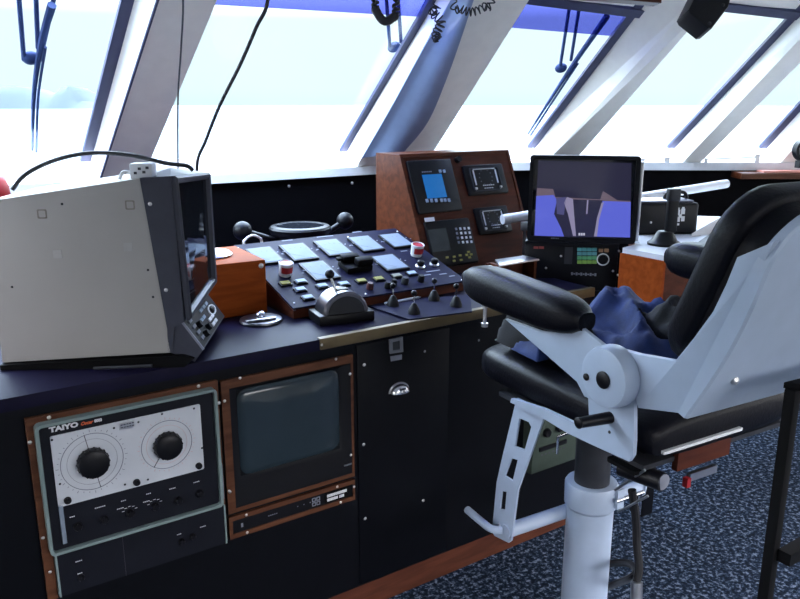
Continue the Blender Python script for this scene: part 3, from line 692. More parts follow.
# black handset / twin lever cover
def at_frame(fr, px, py, w=0): 
    q = L3(fr, px, py, w); m = fr.copy(); m.translation = fr @ V((q.x, q.y, w)); return m
hf = at_frame(PF, 355, 268, 0.001)
hs = thing('control_unit', 'black twin-block steering control mounted among the gauges of the navy panel', 'control', hf)
b = B(); b.box((-.05, -.035, 0), (.05, .035, .02), .004); obj('base', b, M_blackmat, hs)
b = B(); b.box((-.048, .008, .02), (.02, .036, .042), .006); b.box((-.064, .012, .026), (-.046, .03, .036), .004); obj('grip', b, M_blackmat, hs)
b = B(); b.box((-.01, -.032, .02), (.052, .0, .044), .006); obj('grip', b, M_blackmat, hs)
# two cups
def cup(fr, lab):
    t = thing('pot', lab, 'pot', fr, 'white pots with red bands on the control panel')
    b = B(); b.lathe([(.019, 0), (.021, .004), (.023, .040), (.0245, .044), (.0225, .046), (.0205, .043), (.001, .041)], n=28); obj('body', b, M_white, t)
    b = B(); R = []
    for z_ in (.014, .036): R.append([((.0235 + (z_ - .02) * .05) * math.cos(a), (.0235 + (z_ - .02) * .05) * math.sin(a), z_) for a in [math.radians(-150 + 110 * k / 10) for k in range(11)]])
    b.skin(R, close=False, caps=False); tag(obj('red_band', b, M_red, t), 'red label band')
    b = B(); b.lathe([(.0195, .0415), (.019, .0435), (.001, .0438)], n=24); tag(obj('lid', b, M_red, t), 'red lid')
    return t
cup(at_frame(PF, 285, 275, .0005), 'white pot with red lid standing left on the navy panel, below two gauges')
cup(at_frame(PF, 416, 255.5, .0005), 'white pot with red lid at the right of the navy panel, near the wooden cabinet')

# ================================================================== lever plate
pl_ = [on(x, y, z=WT + .004) for x, y in ((360, 303), (409, 320), (472, 312), (470, 296), (385, 291))]
lp = thing('lever_console', 'navy lever plate with four black-booted toggle levers on the worktop', 'control panel', (0, 0, WT + .0015))
b = B(); b.prism([(p.x, min(p.y, 2.030)) for p in pl_], .0008, .005); obj('plate', b, M_panel, lp)
for i, (bx_, by_, tx, ty) in enumerate(((393, 306, 392.5, 284.5), (414, 314, 414.5, 288.5), (434, 300.5, 433.5, 277.5), (456, 306.5, 456, 281.5))):
    c = on(bx_, by_, z=WT + .005); b = B(); b.lathe([(.0195, .0), (.019, .008), (.015, .018), (.010, .028), (.006, .033), (.001, .034)], (c.x, c.y, .005), n=20); bo = obj('lever_boot', b, M_rubber, lp)
    b = B(); b.cyl((c.x, c.y, .034), (c.x, c.y, .064), .0022, n=8); obj('lever_rod', b, M_chrome, bo)
    b = B(); b.sph((c.x, c.y, .070), .0095); obj('lever_ball', b, M_plastic, bo)
# pens
for (p, q, m_, lab) in (((371, 302.5), (384, 298.5), M_red, 'dark red pen lying behind the toggle levers'), ((385, 303.5), (418, 297.5), M_white, 'white pen lying beside the toggle levers')):
    a, c = on(*p, z=WT + .0095), on(*q, z=WT + .0095); b = B(); b.cyl(a, c, .0042, n=10); b.cyl(c, c + (c - a).normalized() * .012, .0040, .001, 10); tag(obj('pen', b, m_, None), lab, 'pen', 'pens on the lever plate')

# ================================================================== compass behind panel
cc = V((1.45, 2.80, WT)); cy = 2.80
cpos = on(300, 226, y=2.78); 
cmp_ = thing('magnetic_compass', 'black flat-topped compass behind the navy panel, flanked by two spheres', 'compass', (cpos.x, 2.78, WT + .001))
hz = cpos.z - WT
b = B(); b.lathe([(.10, 0), (.10, .02), (.085, .03), (.085, hz - .05), (.118, hz - .03), (.125, hz - .008), (.118, hz), (.10, hz + .004), (.096, hz)], n=36); obj('bowl', b, M_plastic, cmp_)
b = B(); b.lathe([(.096, hz - .002), (.096, hz + .001), (.001, hz + .001)], n=36); tag(obj('cover_glass', b, M_glassdark, cmp_), 'dark glass cover')
for (x, y, r) in ((242.5, 231, .037), (345, 221, .036)):
    s_ = on(x, y, y=2.78); b = B(); b.sph((s_.x - cpos.x, 0, s_.z - WT), r, n=24); so = obj('quadrantal_sphere', b, M_plastic, cmp_)
    sg = -1 if x < 300 else 1
    b = B(); b.cyl((s_.x - cpos.x, 0, s_.z - WT), (sg * .08, 0, hz - .06), .012, n=12); obj('bracket_arm', b, M_plastic, so)
pts = [on(x, y, y=yy) for x, y, yy in ((244, 246, 2.49), (245, 240, 2.50), (252, 235.5, 2.52), (259, 237.5, 2.53), (262, 243.5, 2.54))]
pts = pts + [V((pts[-1].x + .01, 2.56, WT + .02))]; pts = [V((pts[0].x - .003, 2.485, WT + .02))] + pts
b = B(); b.tube(pts, .0045, 8); tag(obj('looped_cable', b, M_wcab, None), 'short white cable looping up behind the navy panel', 'cable')

# ================================================================== wooden navigation cabinet
NF = frame((1.652, 2.265, WT + .003), (1, 0, 0), (0, .195, .444))
nc = thing('navigation_cabinet', 'upright wooden instrument cabinet with sloping front between gauge panel and monitor', 'cabinet', NF)
NH = L(NF, 398, 155)[1]; NW = L(NF, 508, 152)[0]
inv = NF.inverted()
tz = (NF @ V((0, NH, 0))); 
b = B(); R = []
for x in (1.652, 1.652 + NW):
    R.append([inv @ V(p) for p in ((x, 2.265, WT + .002), (x, 2.62, WT + .002), (x, 2.62, tz.z), (x, tz.y, tz.z))])
b.skin(R); obj('case', b, M_wood, nc)
b = B(); b.ring([(0, 0), (NW, 0), (NW, NH), (0, NH)], [(.014, .012), (NW - .012, .012), (NW - .012, NH - .012), (.014, NH - .012)], 0, .006); obj('front_frame', b, M_wood, nc)
b = B(); b.box((.014, .012, 0), (NW - .012, NH - .012, .002)); obj('front_board', b, M_teakdark, nc)
c = L(NF, 457, 159, .004); b = B(); b.cyl((c[0], c[1] - .005, .002), (c[0], c[1] - .005, .02), .013, .012, 16); obj('catch', b, M_plastic, nc)
def inst(name, lab, cat, quad, h=.014, m=M_plastic):
    q = [V(p) for p in Q(NF, quad, h)]
    u0 = (q[0].x + q[3].x) / 2; u1 = (q[1].x + q[2].x) / 2; v1 = (q[0].y + q[1].y) / 2; v0 = (q[2].y + q[3].y) / 2
    t = thing(name, lab, cat, NF)
    b = B(); b.prism(rrect(u0, v0, u1, v1, .006, 3), .0026, h, .003); obj('case', b, m, t); return t, u0, v0, u1, v1
def prj(px, py, w): return L(NF, px, py, w)
# blue screen display
t, u0, v0, u1, v1 = inst('navigation_display', 'black display with glowing blue screen at the cabinet top left', 'display', [(409, 160), (453, 159), (461, 211), (417, 213)])
a, c = prj(421, 175, .0145), prj(447, 197, .0145); b = B(); b.box((a[0] + .004, c[1], .014), (c[0] + .0, a[1], .0155)); tag(obj('screen', b, emis('blue_screen', (.0, .16, .55), .52), t), 'glowing blue screen')
for i, x in enumerate((427, 431.5, 436, 441.5, 445, 449)):
    c2 = prj(x, 201 - i * .1, .0145); b = B(); b.box((c2[0] - .006, c2[1] - .006, .014), (c2[0] + .006, c2[1] + .008, .018), .001, 1); obj('key', b, M_bluekey, t)
for x in (440, 444):
    c2 = prj(x, 171.3, .0145); b = B(); b.box((c2[0] - .006, c2[1] - .006, .014), (c2[0] + .006, c2[1] + .006, .018), .001, 1); obj('key', b, M_bluekey, t)
c2 = prj(422, 172.2, .0145); b = B()
for k in range(6): b.box((c2[0] + k * .008, c2[1] - .002, .014), (c2[0] + k * .008 + .006, c2[1] + .003, .0145))
obj('name_print', b, M_faint, t)
# gps plotter below
t, u0, v0, u1, v1 = inst('position_plotter', 'dark plotter with keypad at the cabinet lower left, beside the navy panel', 'plotter', [(424, 221), (471, 218), (477, 262), (436, 268)])
a, c = prj(427.5, 230, .0145), prj(451, 250, .0145); b = B(); b.box((a[0], c[1], .014), (c[0], a[1], .0152)); tag(obj('screen', b, M_lcdgreen, t), 'dark grey lcd screen')
for r in range(4):
    for cc_ in range(4):
        c2 = prj(456 + cc_ * 4.2 + r * .9, 229 + r * 4.5 - cc_ * .25, .0145); b = B(); b.box((c2[0] - .005, c2[1] - .005, .014), (c2[0] + .005, c2[1] + .005, .017), .001, 1); obj('key', b, M_lab if cc_ else M_faint, t)
for (x, y) in ((447, 257.5), (454, 256.8), (460, 255.5), (466.5, 255), (468.5, 252), (471, 254.5), (469.5, 257.5), (454, 261), (461, 260)):
    c2 = prj(x, y, .0145); b = B(); b.box((c2[0] - .007, c2[1] - .004, .014), (c2[0] + .007, c2[1] + .004, .017), .001, 1); obj('key', b, M_yel, t)
q = [V(p) for p in Q(NF, [(422.5, 219), (432, 218), (432, 222), (423, 223)], .003)]; b = B(); b.box((q[0].x, q[3].y, .0145), (q[1].x, q[0].y, .017)); tag(obj('name_tag', b, M_lab, t), 'small white name tag')
# two indicators at the right
for (quad, lab, ox, oy) in (([(464, 165), (503, 163.5), (508, 193), (468.5, 195)], 'black square indicator with white dashes at the cabinet top right', 487, 179), ([(475, 207), (507, 206), (513, 232), (479.5, 234)], 'black square indicator with white dashes at the cabinet lower right', 492, 222)):
    t, u0, v0, u1, v1 = inst('heading_indicator', lab, 'indicator', quad)
    w, h = u1 - u0, v1 - v0; cx, cy = (u0 + u1) / 2, (v0 + v1) / 2
    b = B(); b.ring(rrect(cx - w * .38, cy - h * .40, cx + w * .36, cy + h * .40, .01, 3), rrect(cx - w * .35, cy - h * .36, cx + w * .33, cy + h * .36, .008, 3), .014, .018); obj('inner_bezel', b, M_dkgrey, t)
    b = B(); b.box((cx - w * .30, cy - h * .18, .014), (cx - w * .27, cy + h * .32, .0165)); b.box((cx + w * .26, cy - h * .15, .014), (cx + w * .29, cy + h * .30, .0165)); b.box((cx - w * .28, cy + h * .33, .014), (cx + w * .27, cy + h * .36, .0165))
    for k in range(6): b.box((cx - w * .12 + k * w * .05, cy - h * .22, .014), (cx - w * .09 + k * w * .05, cy - h * .19, .0155))
    for k in range(4): b.box((cx - w * .10 + k * w * .06, cy - h * .31, .014), (cx - w * .06 + k * w * .06, cy - h * .29, .0155))
    obj('scale_print', b, M_lab, t)
    b = B()
    for k in range(7): b.box((cx - w * .2 + random.random() * w * .38, cy - h * .1 + random.random() * h * .35, .0142), (cx - w * .2 + random.random() * w * .38 + .004, cy + .006, .0146))
    b = B(); 
    for k in range(12):
        tt_ = 2 * PI * k / 12; r_ = w * .16; b.box((cx + r_ * math.cos(tt_) - .002, cy + .008 + r_ * math.sin(tt_) - .002, .014), (cx + r_ * math.cos(tt_) + .002, cy + .008 + r_ * math.sin(tt_) + .002, .0148))
    obj('dial_dots', b, M_faint, t)
    for sx_ in (-.32, .31):
        b = B(); b.cyl((cx + w * sx_, cy - h * .30, .014), (cx + w * sx_, cy - h * .30, .022), .006, .005, 12); obj('knob', b, M_screw, t)

# ================================================================== small wooden rack right of the panel
rk = thing('wooden_rack', 'small open wooden rack with grey metal top between plotter and monitor', 'rack', (1.772, 2.0, WT + .0005))
b = B(); b.box((0, .005, 0), (.185, .075, .008)); b.box((.0, .065, .008), (.185, .075, .076)); obj('shelf', b, M_teakdark, rk)
for x in (.012, .172):
    b = B(); b.box((x, .005, .008), (x + .013, .065, .076)); obj('side_panel', b, M_wood, rk)
b = B(); b.prism([(-.004, -.002), (.19, -.002), (.19, .082), (.05, .082)], .0765, .083, .001); obj('metal_top', b, M_steel, rk)
b = B(); b.cyl((-.03, .02, .0), (-.03, .02, .070), .006, n=12); b.cyl((-.03, .02, .070), (-.03, .02, .079), .012, n=14); obj('post', b, M_screw, rk)

# ================================================================== corner base below monitor, monitor, control unit
MA = math.radians(34 + 102); mu = V((math.sin(MA), math.cos(MA), 0))
mo = on(527, 240, d=2.88); MF = frame(mo, mu, ZU)
mq = Q(MF, [(533, 154), (639, 157), (637, 243), (527, 240)])
mw = (mq[1][0] + mq[2][0]) / 2 + .0; mh = (mq[0][1] + mq[1][1]) / 2
mon = thing('radar_monitor', 'large flat monitor in black bezel with blue and dark bands on its screen', 'monitor', MF)
b = B(); b.ring(rrect(0, 0, mw, mh, .012), rrect(.014, .018, mw - .016, mh - .014, .004), -.02, .012); obj('bezel', b, M_plastic, mon)
b = B(); b.prism(rrect(.004, .004, mw - .004, mh - .004, .012), -.075, -.02); obj('back_case', b, M_dkgrey, mon)
b = B(); b.box((mw - .001, .01, -.02), (mw + .012, mh - .02, .004), .003); tag(obj('side_trim', b, M_steel, mon), 'grey metal side trim')
b = B(); b.box((.014, .018, -.02), (mw - .016, mh - .014, .0)); scr = obj('screen', b, M_glassdark, mon)
def sshape(pts, col, st, w, nm):  # flat emissive colour shapes laid over the dark screen
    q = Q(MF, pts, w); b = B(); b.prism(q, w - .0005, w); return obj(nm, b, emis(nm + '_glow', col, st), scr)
sshape([(538.5, 160.5), (631.5, 163), (630, 238), (534, 236)], (.040, .038, .090), .34, .0006, 'screen_ground')
sshape([(536.5, 196), (630.5, 201), (630.5, 206), (617, 200), (603, 191), (600, 200), (556, 199), (553, 189), (537, 188)], (.12, .09, .12), .8, .0010, 'screen_band')
sshape([(536.3, 196), (553.5, 195), (557, 200), (554, 214), (561, 228), (564, 236.5), (534.5, 235.5)], (.085, .105, .52), .85, .0016, 'screen_blue')
sshape([(602.5, 201), (630.8, 202), (630, 237.5), (595, 236.5)], (.085, .105, .52), .85, .0016, 'screen_blue')
sshape([(567, 197), (573, 199), (574, 213), (576, 236), (573, 236), (568, 214), (564, 203)], (.22, .20, .32), .8, .0018, 'screen_streak')
sshape([(601.5, 203), (604, 202), (599, 220), (597, 236.5), (594, 236.5), (597, 218)], (.45, .45, .70), .9, .0020, 'screen_streak')
sshape([(587, 200), (588.5, 200), (587.5, 214), (586, 214)], (.2, .2, .35), .8, .0018, 'screen_streak')
sshape([(556, 198), (566, 197), (564, 215), (557, 214)], (.06, .06, .16), .8, .0018, 'screen_patch')
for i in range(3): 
    sshape([(578.5 + i * 2.3, 233), (580.3 + i * 2.3, 233), (580.3 + i * 2.3, 235.5), (578.5 + i * 2.3, 235.5)], (.4, .4, .5), .8, .0020, 'screen_tick')
b = B(); c = L(MF, 551, 238.2, .012)
for k in range(5): b.box((c[0] + k * .006, c[1] - .002, .012), (c[0] + k * .006 + .004, c[1] + .002, .0124))
obj('name_print', b, M_faint, mon)
# control unit below the monitor
cu_ = thing('radar_control_unit', 'black control unit with coloured keypad and white dial ring below the monitor', 'control unit', MF)
kb = L(MF, 575, 290)[1]
b = B(); b.box((-.005, kb, -.10), (mw - .055, -.012, .0), .003); obj('front_panel', b, M_plastic, cu_)
b = B(); b.box((-.005, -.011, -.10), (mw - .055, -.001, .02)); obj('top_ledge', b, M_plastic, cu_)
cols = [(.10, .38, .42), (.12, .36, .40), (.12, .42, .20), (.24, .42, .08)]
for r in range(4):
    for k in range(4):
        c = L(MF, 579.5 + k * 5, 249.5 + r * 4.2, .003); m_ = mat('key_row_%d' % r, tuple(x * .9 for x in cols[r]), .45)
        b = B(); b.box((c[0] - .0085, c[1] - .0065, 0), (c[0] + .0085, c[1] + .0065, .004), .001, 1); tag(obj('key', b, m_, cu_), ['teal key', 'teal key', 'green key', 'lime key'][r])
for k in range(2):
    c = L(MF, 601 + k * 5.5, 250.5, .003); b = B(); b.box((c[0] - .008, c[1] - .0065, 0), (c[0] + .008, c[1] + .0065, .004), .001, 1); tag(obj('key', b, mat('tan_key', (.4, .22, .12), .4), cu_), 'tan key')
c = L(MF, 603, 259.5, .003); b = B(); b.ring(circ(*c, .023, 28), circ(*c, .019, 28), 0, .005); tag(obj('dial_ring', b, M_lab, cu_), 'white dial ring')
b = B(); b.lathe([(.016, 0), (.016, .008), (.001, .010)], (c[0], c[1], 0), n=24); obj('dial_knob', b, M_plastic, cu_)
b = B()
for p_ in ((536, 247.5), (541.5, 247.5)):
    c = L(MF, *p_, .002); b.box((c[0] - .009, c[1] - .005, 0), (c[0] + .009, c[1] + .004, .0015))
tag(obj('red_print', b, mat('dull_red', (.35, .06, .05), .5), cu_), 'dull red marking')
screws(cu_, Q(MF, [(561, 256), (546, 268), (619, 251), (613, 271), (618, 275)]), 0, .0045)
b = B(); c = L(MF, 571, 274); 
for k in range(11): b.box((c[0] + k * .0085, c[1] - .004 + .003 * (k % 2), 0), (c[0] + k * .0085 + .007, c[1] + .004 + .003 * ((k + 1) % 2), .001))
tag(obj('white_print', b, M_faint, cu_), 'pale printed scale')
b = B(); a_, c_ = L(MF, 565, 247), L(MF, 572, 264); b.box((a_[0], c_[1], 0), (c_[0], a_[1], .002)); obj('button_block', b, M_dkgrey, cu_)
# corner pedestal supporting them
cp2 = thing('corner_pedestal', 'black corner pedestal carrying the monitor and control unit', 'pedestal', MF)
b = B(); b.box((-.0, -mo.z + .0, -.125), (mw - .10, kb - .002, -.01)); obj('body', b, M_black, cp2)
b = B(); b.box((-.0, kb - .002, -.125), (mw - .10, -.013, -.102)); obj('upper_body', b, M_black, cp2)
b = B(); b.box((-.0, -.0125, -.125), (mw - .10, -.0115, -.102)); obj('top_board', b, M_plastic, cp2)

# ================================================================== right-hand console
DZ = 1.05
rc = thing('side_console', 'wooden ended side console with white top right of the chair', 'console', (0, 0, 0))
ra, rb = on(621, 248, z=DZ), on(667, 256, z=DZ)
RX = 2.18
b = B(); pts2 = [(RX, rb.y), (RX + .30, rb.y - .10), (3.4, 1.05), (3.85, 1.30), (3.05, 2.22), (RX + .30, ra.y + .22), (RX + .13, ra.y + .03), (RX, ra.y - .0)]
b.prism([(p[0] + .0005, p[1]) for p in pts2], .62, DZ - .02); obj('body', b, M_teakdark, rc)
b = B(); b.box((RX - .012, rb.y, .62), (RX, ra.y, DZ - .018)); tag(obj('end_panel', b, M_boxwood, rc), 'orange plywood end panel')
b = B(); b.prism([(x, y) for x, y in pts2], DZ - .02, DZ); tag(obj('top', b, M_white, rc), 'white top')
for lx, ly in ((2.30, 1.72), (3.35, 1.35)):
    b = B(); b.box((lx - .03, ly - .03, 0), (lx + .03, ly + .03, .62)); obj('leg', b, M_black, rc)
# joystick
jc = on(664, 244.5, z=DZ)
JF = frame((jc.x, jc.y, DZ), rt, hd)
js = thing('joystick', 'tall black joystick on a round base on the white side console', 'joystick', JF)
b = B(); b.lathe([(.060, 0), (.060, .008), (.045, .018), (.030, .045), (.024, .05), (.001, .05)], n=28); obj('base', b, M_plastic, js)
b = B(); b.box((.0, -.016, .045), (.038, .016, .20), .006); obj('grip', b, M_plastic, js)
b = B(); b.box((-.003, -.019, .16), (.041, .019, .205), .006); obj('grip_head', b, M_dkgrey, js)
# black case with white mark
kf = frame(on(636, 243, d=3.02) , (rt * 1.0 + hd * .12).normalized(), ZU); kf.translation.z = DZ
ex, ey = L(kf, 680.5, 217.5)
cs = thing('radio_case', 'black equipment case with white emblem behind the joystick', 'case', kf)
b = B(); b.box((0, 0, -.16), (.25, .125, .0), .012, 3); obj('body', b, M_plastic, cs)
b = B(); b.box((.0, .125, -.13), (.23, .133, -.01), .003); tag(obj('lid', b, mat('violet_grey_lid', (.07, .07, .11), .3), cs), 'violet grey lid')
b = B(); b.tube([(.14, .13, -.08), (.15, .150, -.08), (.21, .158, -.08), (.232, .145, -.08), (.235, .128, -.08)], .007, 8); obj('carry_handle', b, M_rubber, cs)
b = B(); 
for (x, y, w_, h_) in ((.163, .076, .016, .022), (.183, .080, .016, .022), (.167, .050, .014, .020), (.186, .052, .014, .020), (.175, .066, .012, .014), (.165, .098, .010, .008), (.186, .100, .010, .008), (.170, .036, .010, .008)): b.box((x - .183 + ex, y - .067 + ey, 0), (x - .183 + ex + w_, y - .067 + ey + h_, .001))
tag(obj('emblem', b, M_lab, cs), 'white broken square emblem')
screws(cs, [(.055, .05)], 0, .005)
# papers
def sheet(name, px4, z, m, lab, cat, th=.002, lift=None):
    q = [on(*p, z=z) for p in px4]
    if lift:
        for i, dz in enumerate(lift): q[i] = on(*px4[i], z=z + dz)
    b = B(); b.skin([q, [p + ZU * th for p in q]]); return tag(obj(name, b, m, None), lab, cat)
sheet('paper_chart', [(684, 249), (760, 262), (790, 236), (706, 232)], DZ + .001, M_paper, 'white paper chart lying on the side console near the joystick', 'chart')
sheet('folder', [(694, 246), (700, 249), (775, 240), (760, 230), (706, 232)][0:1] + [(722, 243), (742, 234), (712, 233)], DZ + .004, M_dkgrey, 'dark grey folder on the paper chart beside the black case', 'folder', .004)
bk = thing('chart_stack', 'slanting stack of white charts against the black bulkhead, right of the black case', 'chart stack', (0, 0, 0))
q0 = [on(694, 236, z=DZ + .001), on(800, 214, z=DZ + .001), on(800, 195, z=DZ + .10), on(742, 209, z=DZ + .08), on(696, 225, z=DZ + .06)]
b = B(); q0 = [on(692, 236, z=DZ + .003), on(790, 228, z=DZ + .003), on(800, 205, z=DZ + .09), on(738, 209.5, z=DZ + .09)]
b.skin([q0, [p + V((.004, .006, .008)) for p in q0]]); obj('top_chart', b, M_paper, bk)
q1 = [q0[0] + V((.0, .0, -.001)), q0[1] + V((0, 0, -.001)), q0[2] + V((.006, .0, -.012)), q0[3] + V((.006, .0, -.012))]
ft = [V((p.x, p.y, DZ + .001)) for p in q1]
b = B(); b.skin([ft, q1]); obj('chart_block', b, M_card, bk)
# rolled tube
ta, tb_ = on(503, 219.5, d=3.02), on(728, 183.5, d=3.42)
ax = (tb_ - ta).normalized()
rt_ = thing('rolled_chart', 'long white rolled chart tube lying behind the monitor', 'tube', frame(ta, ax, ZU))
ln = (tb_ - ta).length
b = B(); b.lathe([(.012, 0), (.019, .001), (.019, ln - .03), (.018, ln - .006), (.010, ln)], (0, 0, 0), (1, 0, 0), 24); obj('tube', b, M_tube, rt_)
b = B(); b.lathe([(.012, -.004), (.0196, -.003), (.0196, .03), (.019, .031)], (0, 0, 0), (1, 0, 0), 24); tag(obj('end_cap', b, mat('pale_cap', (.78, .78, .80), .4), rt_), 'grey end cap')
# fixing rods by the cabinet
xr_ = 1.652 + NW + .003; p0_ = on(514, 197, x=xr_); inv = NF.inverted()
b = B(); b.tube([inv @ p0_, inv @ (p0_ + V((.05, .01, -.075)))], .004, 8, 0); b.tube([inv @ p0_, inv @ (p0_ + V((.002, .0, -.09)))], .003, 8, 0); tag(obj('stay_rod', b, M_steel, nc), 'thin steel stay rods')
b = B(); q = frame(on(524, 230, d=3.05), rt, ZU); b = B(q); b.box((-.015, .0, 0), (.03, .035, .02), .004); b.box((-.004, -.16, .004), (.006, .0, .014)); o = tag(obj('junction_box', b, M_steel, None), 'small grey junction box under the left end of the white tube', 'box')
# wooden shelf on the starboard bulkhead
sf = F2D.inverted()
wsx = thing('wall_shelf', 'narrow wooden shelf on the black bulkhead at far right', 'shelf', F2D)
a = L3(F2D, 736, 172, .06); 
b = B(); b.box((a.x + .0, a.y - .03, 0.001), (a.x + 1.4, a.y, .12), .003); obj('board', b, M_wood, wsx)
b = B(); b.box((a.x, a.y - .028, .12), (a.x + 1.4, a.y - .004, .128)); obj('lipping', b, M_trimwood, wsx)
b = B(F2D); b.prism([(a.x + .15, .02), (a.x + .45, .03), (a.x + .40, .10), (a.x + .2, .09)], 0, .004) if False else b.box((a.x + .12, a.y, .02), (a.x + .42, a.y + .008, .10)); tag(obj('leaflet', b, mat('salmon_paper', (.6, .25, .2), .6), None), 'reddish leaflet lying on the wooden wall shelf', 'leaflet')
# window latch rods on the sill
for (fr2, p, q, lab) in ((F2C, (643, 159.5), (667, 160), 'short chrome stay rod on the sill right of the monitor'), (F2D, (706, 159), (757, 157), 'long chrome stay rod on the sill at far right')):
    a, c = L3(fr2, *p, .012), L3(fr2, *q, .012); hh = .004
    t = thing('window_stay', lab, 'window stay', fr2, None)
    b = B(); b.tube([(a.x, a.y, .012), (c.x, c.y, .012)], .004, 8, 0); obj('rod', b, M_steel, t)
    b = B(); b.box((c.x - .012, .003, .004), (c.x + .012, c.y + .014, .02), .002); obj('bracket', b, M_steel, t)
    b = B(); b.box((a.x - .008, .003, .006), (a.x + .008, a.y + .006, .018), .002); obj('pivot', b, M_steel, t)
# round fan guard at right edge
ff = frame(on(806, 150, d=3.25), rt, ZU)
fn = thing('cable_gland', 'round black fitting on the white sill at the right edge', 'fitting', ff)
b = B(); b.ring(circ(0, 0, .05, 28), circ(0, 0, .038, 28), -.02, .02); obj('rim', b, M_plastic, fn)
b = B(); b.lathe([(.039, -.015), (.039, 0), (.02, .008), (.001, .009)], (0, 0, 0), (0, 0, 1)); obj('face', b, mat('grey_green', (.2, .24, .22), .5), fn)
b = B(); b.box((-.03, -.075, -.02), (.03, -.045, .02)); obj('foot', b, M_plastic, fn)

# ================================================================== helm chair
CM = Matrix.Translation((1.548, 1.329, 0)) @ Matrix.Rotation(math.radians(-4), 4, 'Z')
ch = thing('helm_chair', 'light grey pedestal helm chair with black leather cushions and armrests', 'chair', CM)
def sideT(x): return Matrix(((0, 0, -1, x), (-1, 0, 0, 0), (0, 1, 0, 0), (0, 0, 0, 1)))   # u = aft, v = up, w = to port
ST = sideT(-.27); SW = CM @ ST
# pedestal
b = B(); b.lathe([(.17, 0), (.17, .012), (.075, .02), (.0655, .03), (.0655, .445), (.073, .455), (.074, .515), (.070, .522), (.05, .522)], n=40); col_ = obj('pedestal_column', b, M_chair, ch)
b = B(); b.lathe([(.049, .51), (.049, .80)], n=32); tag(obj('inner_post', b, M_dkgrey, ch), 'dark grey inner post')
cf = frame(V((0, -.075, .55)), (1, 0, 0), ZU)
b = B(); b.ring([(-.022, -.022), (.05, -.022), (.05, .03), (-.022, .03)], [(-.019, -.019), (.047, -.019), (.047, .027), (-.019, .027)], .0, .002) if False else b.box((.02, -.082, .465), (.045, -.068, .522)); obj('clamp_lug', b, M_chair, col_)
b = B(); b.cyl((.01, -.085, .495), (.115, -.085, .495), .006, n=12); b.cyl((.105, -.085, .495), (.105, -.085, .43), .005, n=10); tag(obj('clamp_handle', b, M_chrome, col_), 'chrome clamp handle')
# seat
def superring(y, cx, cz, hw, hz, n=28, e=3.2):
    out = []
    for k in range(n):
        t = 2 * PI * k / n; c_, s_ = math.cos(t), math.sin(t)
        out.append((cx + hw * math.copysign(abs(c_) ** (2 / e), c_), y, cz + hz * math.copysign(abs(s_) ** (2 / e), s_)))
    return out
b = B(); R = []
for (y, hw, cz, hz) in ((.25, .13, .842, .018), (.245, .19, .842, .034), (.23, .225, .845, .048), (.19, .242, .850, .055), (.12, .25, .852, .056), (.0, .252, .852, .056), (-.2, .252, .852, .056), (-.33, .25, .852, .054), (-.375, .245, .850, .050), (-.40, .235, .846, .04), (-.405, .20, .845, .025)):
    R.append(superring(y, 0, cz, hw, hz, 36, 4.0))
b.loft(R); obj('seat_cushion', b, M_leather, ch, sharp=60)
b = B(); b.box((-.245, -.39, .785), (.245, .12, .796)); obj('seat_pan', b, M_dkgrey, ch)
def loc(px, py, y):
    n = CM.col[1].xyz; p0 = CM @ V((0, y, 0)); d = ray(px, py); return CM.inverted() @ (EYEP + d * ((p0 - EYEP).dot(n) / d.dot(n)))
s1_, s2_, s3_, s4_ = loc(663, 453, -.41), loc(741, 428.5, -.41), loc(677, 471, -.40), loc(729, 455, -.40)
b = B(); b.box((s1_.x, -.414, (s1_.z + s2_.z) / 2 - .0035), (s2_.x, -.405, (s1_.z + s2_.z) / 2 + .0035)); tag(obj('pan_edge', b, M_lab, ch), 'bright metal rear edge')
b = B(); b.box((s3_.x, -.40, (s3_.z + s4_.z) / 2), (s4_.x, -.385, (s1_.z + s2_.z) / 2 - .008)); tag(obj('under_panel', b, M_teakdark, ch), 'brown wooden panel under the seat rear')
b = B()
# backrest: tilted frame
rec = math.radians(21.5)
BT = Matrix(((1, 0, 0, 0), (0, -math.sin(rec), math.cos(rec), -.455), (0, math.cos(rec), math.sin(rec), .955), (0, 0, 0, 1)))  # u right, v up the back, w forward
BH = .462
b = B(BT); R = []
for (w, g) in ((-.045, .014), (.018, .014), (.024, .002), (.032, .0), (.060, .0), (.076, .008), (.086, .03)):
    R.append([(x, y, w) for x, y in rrect(-.278 + g, .075 + g * .5, .278 - g, BH + .004 - g, .10, 6)])
b.skin(R); obj('back_cushion', b, M_leather, ch, sharp=55)
b = B(BT)
for k in range(1, 4): b.tube([(-.20, .11 * k, .082), (0, .11 * k + .004, .085), (.20, .11 * k, .082)], .004, 6)
obj('seam_piping', b, M_leather, ch)
# grey shell: rear panel + port and starboard wings
b = B(BT); R = []; top_ = BH + .012; cr_ = .12
for k in range(25):
    v_ = .022 + (top_ - .022) * (1 - (1 - k / 24) ** 1.5); t_ = max(0, v_ - (top_ - cr_)) / cr_
    hw = .279 - cr_ * (1 - math.sqrt(max(0, 1 - t_ * t_))); wr = -.0515 - .017 * math.sin(PI * min(1, max(0, (v_ - .03) / .40))) ; wf = -.032
    R.append([(-hw, v_, wf), (-hw, v_, wr + .004), (-hw + .006, v_, wr), (0, v_, wr - .004), (hw - .006, v_, wr), (hw, v_, wr + .004), (hw, v_, wf)])
b.skin(R); obj('shell_back', b, M_chair, ch, sharp=28)
wing_px = [(622, 349), (640, 354), (677, 360.5), (696, 337), (715, 311), (728, 284), (739, 257), (777, 241), (771, 253), (743, 325), (715, 370), (688, 413.5), (640, 407.5)]
wp = Q(SW, wing_px)
